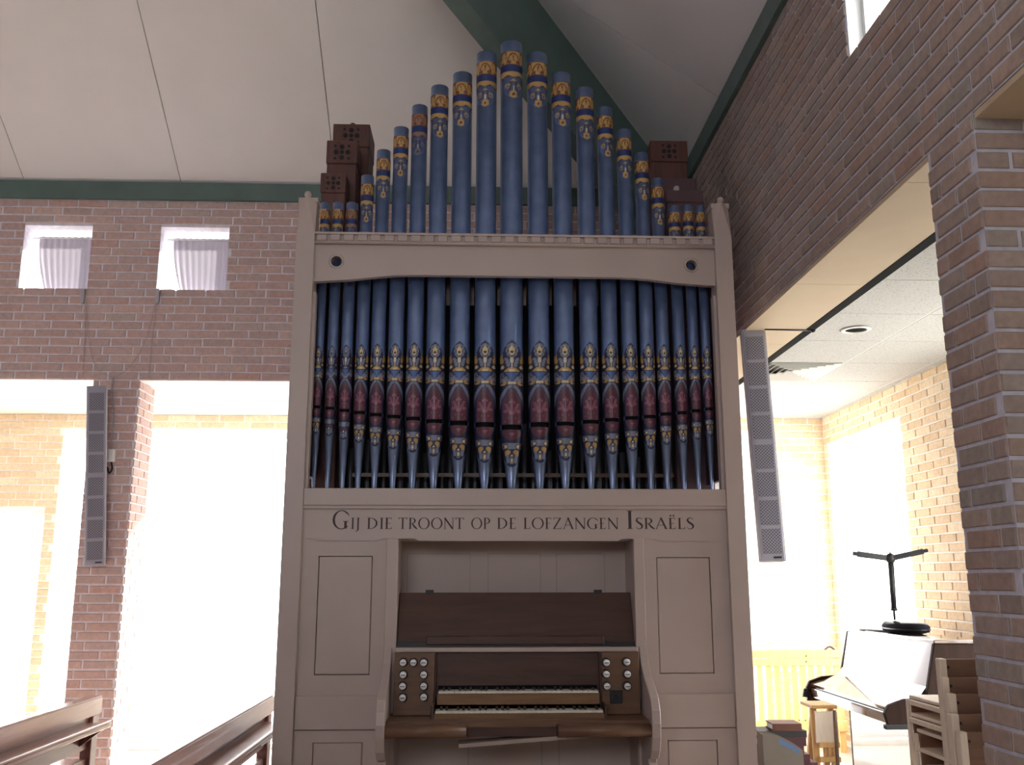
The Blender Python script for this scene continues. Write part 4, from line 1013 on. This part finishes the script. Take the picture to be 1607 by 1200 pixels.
for px, py in ((1338, 868), (1456, 863)):
    e = Vector(onY(px, py, q.y - (.06 if px > 1400 else -.02))); a = MB().bar(q, q + (e - q) * .88, .024, .036); a.build('arm', M['black'], t, .004)
    MB().bar(q + (e - q) * .80, e, .026, .022).build('arm_tip', M['blackm'], t, .004)
t = thing('paper_sheets', 'loose white sheets of paper beside the black base on the piano', 'paper', (PX + .1, cy0 + .36, zt))
for k, (dx, dy, rz) in enumerate(((0, 0, .1), (.02, .05, -.15), (-.01, -.03, .3))):
    m = MB().box(-.085, .085, -.13, .13, 0, .0025); m.v = [(PX + .10 + dx + v[0] * math.cos(rz) - v[1] * math.sin(rz), cy0 + .36 + dy + v[0] * math.sin(rz) + v[1] * math.cos(rz), zt + .003 * k + .0005 + v[2]) for v in m.v]
    m.build('sheet', M['paper'], t)

# slatted wooden rack at the back of the aisle
YS = 3.30; a = onY(1172, 1020, YS); b = onY(1312, 1020, YS); zt_ = a[2]; zb_ = onY(1240, 1136, YS)[2]
t = thing('slatted_rack', 'light pine slatted rack standing behind the piano against the back wall', 'rack', ((a[0] + b[0]) / 2, YS, 0))
for z0, z1 in ((zt_ - .062, zt_ - .004), (zt_ - .125, zt_ - .066)): MB().box(a[0], b[0] + .05, YS - .015, YS + .015, z0, z1).build('top_board', M['pine'], t, .004)
MB().box(a[0], b[0] + .05, YS + .02, YS + .06, zt_ - .05, zt_).build('rear_rail', M['pine'], t, .004)
x = a[0] + .01
while x < b[0] + .02:
    MB().box(x, x + .045, YS + .016, YS + .032, zb_ - .04, zt_ - .10).build('slat', M['pine'], t, .003); x += .072
MB().box(a[0], b[0] + .05, YS - .012, YS + .016, zb_ - .06, zb_ + .03).build('bottom_board', M['pine'], t, .004)
for x in (a[0] + .005, b[0] + .0): MB().box(x, x + .05, YS + .033, YS + .07, 0, zt_ - .004).build('post', M['pine'], t, .003)
for px, py in ((1265, 1029), (1265, 1038)):
    c = onY(px, py, YS - .015); MB().tube((c[0], YS - .019, c[2]), (c[0], YS - .012, c[2]), .006, n=8).build('screw', M['blackm'], t)
for k in range(7):
    c = onY(1215 + k * 9.8, 1130, YS - .012); MB().tube((c[0], YS - .016, c[2]), (c[0], YS - .008, c[2]), .005, n=8).build('screw', M['blackm'], t)
c = onY(1302, 1019, YS + .03); m = MB()
vs = [(c[0] - .05 + .10 * i / 8, YS + .03, c[2] - .012 + .035 * math.sin(PI * i / 8)) for i in range(9)]; m.path(vs, .008, 8); m.build('carry_strap', M['desk'], t)

# small pine folding chair and a stick leaning in front of the piano
YC = 1.25
p = lambda x, y, Y=YC: onY(x, y, Y)
t = thing('pine_stool', 'small light pine folding stool with a slatted opening in front of the piano', 'stool', tuple(np.array(p(1300, 1200)) * [1, 1, 0]))
zt1 = p(1290, 1112)[2]; xa, xb = p(1277, 1112)[0], p(1312, 1112)[0]
for x0, x1 in ((xa, xa + .035), (xb - .03, xb + .005)):
    MB().bar((x0 + .015, YC + .06, zt1), (x0 - .03, YC - .10, 0), .035, .03, (0, 1, 0)).build('leg', M['pine'], t, .003); MB().bar((x0 + .015, YC + .05, zt1 - .02), (x0 + .02, YC + .30, 0), .035, .03, (0, 1, 0)).build('leg', M['pine'], t, .003)
MB().box(xa - .01, xb + .01, YC + .0, YC + .22, zt1, zt1 + .022).build('seat', M['pine'], t, .004)
MB().prism([(xa + .002, YC - .012, p(1290, 1116)[2]), (xb - .0, YC - .012, p(1290, 1116)[2]), (xb - .012, YC - .050, p(1290, 1163)[2]), (xa - .012, YC - .050, p(1290, 1163)[2])], (0, .012, .002)).build('front_board', M['pale'], t)
for py in (1162, 1185): z = p(1295, py)[2]; MB().box(xa + .0, xb - .01, YC - .06, YC - .03, z - .03, z).build('cross_rail', M['pine'], t, .003)
for k in range(3): MB().box(xa + .035 + k * .028, xa + .051 + k * .028, YC - .035, YC - .02, p(1295, 1190)[2], p(1295, 1160)[2]).build('slat', M['pine'], t)
a = p(1309, 1114, 1.02); b = p(1316, 1215, 1.02); b = a + (b - a) * (a[2] / (a[2] - b[2]))
tag(MB().tube(b, a, .012, .010, 10).build('wooden_stick', M['jamb'], None, loc=b), 'thin brown wooden stick leaning upright before the piano', 'stick')

# stack of books and a grey card file on a low box, right foot of the organ
YBK = .62; g = lambda x, y, Y=YBK: onY(x, y, Y)
def book(label, px0, px1, py0, py1, Y, dpt, mat, yaw=0.0, grp='books piled by the organ'):
    a, b = g(px0, py0, Y), g(px1, py1, Y); cx_, wd_, z0, z1 = (a[0] + b[0]) / 2, b[0] - a[0], b[2], a[2]
    t = thing('book', label, 'book', (cx_, Y + dpt / 2, z0), grp); t.rotation_euler = (0, 0, yaw)
    h = z1 - z0; e = min(.006, h * .16)
    for nm, mb, m in (('cover', MB().box(-wd_ / 2, wd_ / 2, -dpt / 2, dpt / 2, 0, e).box(-wd_ / 2, wd_ / 2, -dpt / 2, dpt / 2, h - e, h).box(-wd_ / 2, wd_ / 2, -dpt / 2, -dpt / 2 + .006, e, h - e), mat),
                      ('pages', MB().box(-wd_ / 2 + .006, wd_ / 2 - .006, -dpt / 2 + .006, dpt / 2 - .006, e, h - e), M['paper'])):
        o = mb.build(nm, m, None); o.parent = t; o.location = (0, 0, 0)
    return z0, z1
cr = g(1184, 1225); ce = g(1284, 1225)
bx_ = thing('low_crate', 'low dark wooden crate carrying the books beside the organ foot', 'crate', ((cr[0] + ce[0]) / 2, YBK + .15, 0))
ztop = cr[2]
for nm, q_ in (('front', (cr[0] - .1, ce[0], YBK, YBK + .018, 0, ztop)), ('back', (cr[0] - .1, ce[0], YBK + .40, YBK + .418, 0, ztop)), ('end', (cr[0] - .1, cr[0] - .082, YBK + .018, YBK + .40, 0, ztop)), ('end', (ce[0] - .018, ce[0], YBK + .018, YBK + .40, 0, ztop)), ('top', (cr[0] - .1, ce[0], YBK, YBK + .418, ztop, ztop + .012))):
    MB().box(*q_).build(nm, M['desk'], bx_)
zz = ztop + .012
pyl = lambda z, Y: proj((1.6, Y, z))[1]
def stack(specs, Y, dpt):
    z = zz
    for label, px0, px1, h, mat, yaw in specs:
        book(label, px0, px1, pyl(z + h, Y), pyl(z, Y), Y, dpt, mat, yaw); z += h + .0008
    return z
hh = (g(1220, 1158, .80)[2] - zz) / 4
zA = stack([('maroon hymn book at the bottom of the pile behind the grey file box', 1190, 1284, hh, M['maroon'], .02), ('dark red hymn book second from the bottom of the pile', 1186, 1272, hh, M['maroon'], -.03),
            ('maroon hymn book third from the bottom of the pile', 1180, 1262, hh, M['maroon'], .03), ('maroon hymn book under the black one near the top of the pile', 1190, 1266, hh, M['maroon'], -.02)], .80, .17)
zz0 = zz; zz = zA
zB = stack([('black hymn book second from the top of the pile', 1189, 1266, g(1220, 1147, .80)[2] - zA, M['blackb'], .04)], .80, .17); zz = zB
stack([('reddish brown book lying on top of the pile', 1213, 1259, .038, M['brownb'], -.03)], .80, .15); zz = zz0
a, b = g(1197, 1152, .63), g(1259, 1152, .63)
t = thing('file_box', 'grey card file box with a curved cut rim and blue sticker before the books', 'box', ((a[0] + b[0]) / 2, .68, ztop + .012))
z0 = ztop + .012; z1 = a[2]; nn = 10
rim = [(a[0] + (b[0] - a[0]) * i / nn, z1 - .085 * (i / nn) ** 2.2) for i in range(nn + 1)]
MB().prism([(x, .632, z) for x, z in rim] + [(b[0], .632, z0), (a[0], .632, z0)], (0, .004, 0)).build('front_panel', M['card'], t)
MB().prism([(x, .742, z) for x, z in rim] + [(b[0], .742, z0), (a[0], .742, z0)], (0, .004, 0)).build('rear_panel', M['card'], t)
MB().box(a[0], a[0] + .004, .636, .742, z0, z1).build('spine', M['card'], t); MB().box(b[0] - .004, b[0], .636, .742, z0, z1 - .09).build('low_end', M['card'], t); MB().box(a[0] + .004, b[0] - .004, .636, .742, z0, z0 + .004).build('bottom', M['card'], t)
m = MB(); k0, k1 = 4, 9
for i in range(k0, k1):
    (xa_, za_), (xb_, zb2) = rim[i], rim[i + 1]; m.add([(xa_, .6312, za_ - .012), (xb_, .6312, zb2 - .012), (xb_, .6312, zb2 - .040), (xa_, .6312, za_ - .040)], [(0, 1, 2, 3)])
m.build('sticker', M['sticker'], t)

# stacked wooden chairs beside the brick pier
SC = [(1475, 1034), (1479, 1063), (1490, 1089), (1494, 1121), (1507, 1149)]
zlow_ = float(onY(SC[-1][0], SC[-1][1], -1.27)[2])
for i, (px, py) in enumerate(SC):
    Y = -1.05 - .055 * i; c = onY(px, py, Y); x0 = c[0]; zt = c[2]; wd_ = .40; zs_ = zt - .18; zf_ = max(0.0, zt - zlow_)
    ordn = ['topmost, with the highest backrest', 'second from the top', 'third from the top', 'fourth from the top', 'lowest, nearest the viewer'][i]
    t = thing('stacking_chair', 'brown plywood stacking chair beside the brick pier, %s in the stack' % ordn, 'chair', (x0 + wd_ / 2, Y, zf_), 'stacked wooden chairs by the pier')
    MB().box(x0 + .018, x0 + wd_ - .018, Y + .002, Y + .016, zt - .30, zt).build('backrest', M['ply'], t, .003)
    for x in (x0, x0 + wd_ - .020):
        MB().box(x - .006 if x == x0 else x, x + .022, Y - .008, Y + .030, zf_, zt + .002).build('upright', M['pale'], t, .003)
        MB().box(x, x + .016, Y + .318, Y + .335, zf_, zs_ - .006).build('front_leg', M['pale'], t, .003)
        if i < 2: MB().box(x, x + .018, Y + .03, Y + .318, zs_ - .024, zs_ - .004).build('seat_rail', M['pale'], t, .003)
        MB().tube((x0 + .028 if x == x0 else x - .008, Y - .003, zt - .03), (x0 + .028 if x == x0 else x - .008, Y + .003, zt - .03), .006, n=8).build('bolt', M['blackm'], t)
    MB().box(x0 + .020, x0 + wd_ - .02, Y + .03, Y + .345, zs_ - .004, zs_ + .010).build('seat', M['pale'], t, .003)  # pale colour stands in for the window reflected in the glossy seat
    MB().box(x0 + .016, x0 + wd_ - .016, Y + .312, Y + .322, zs_ - .10, zs_ - .004).build('seat_apron', M['ply'], t, .003)
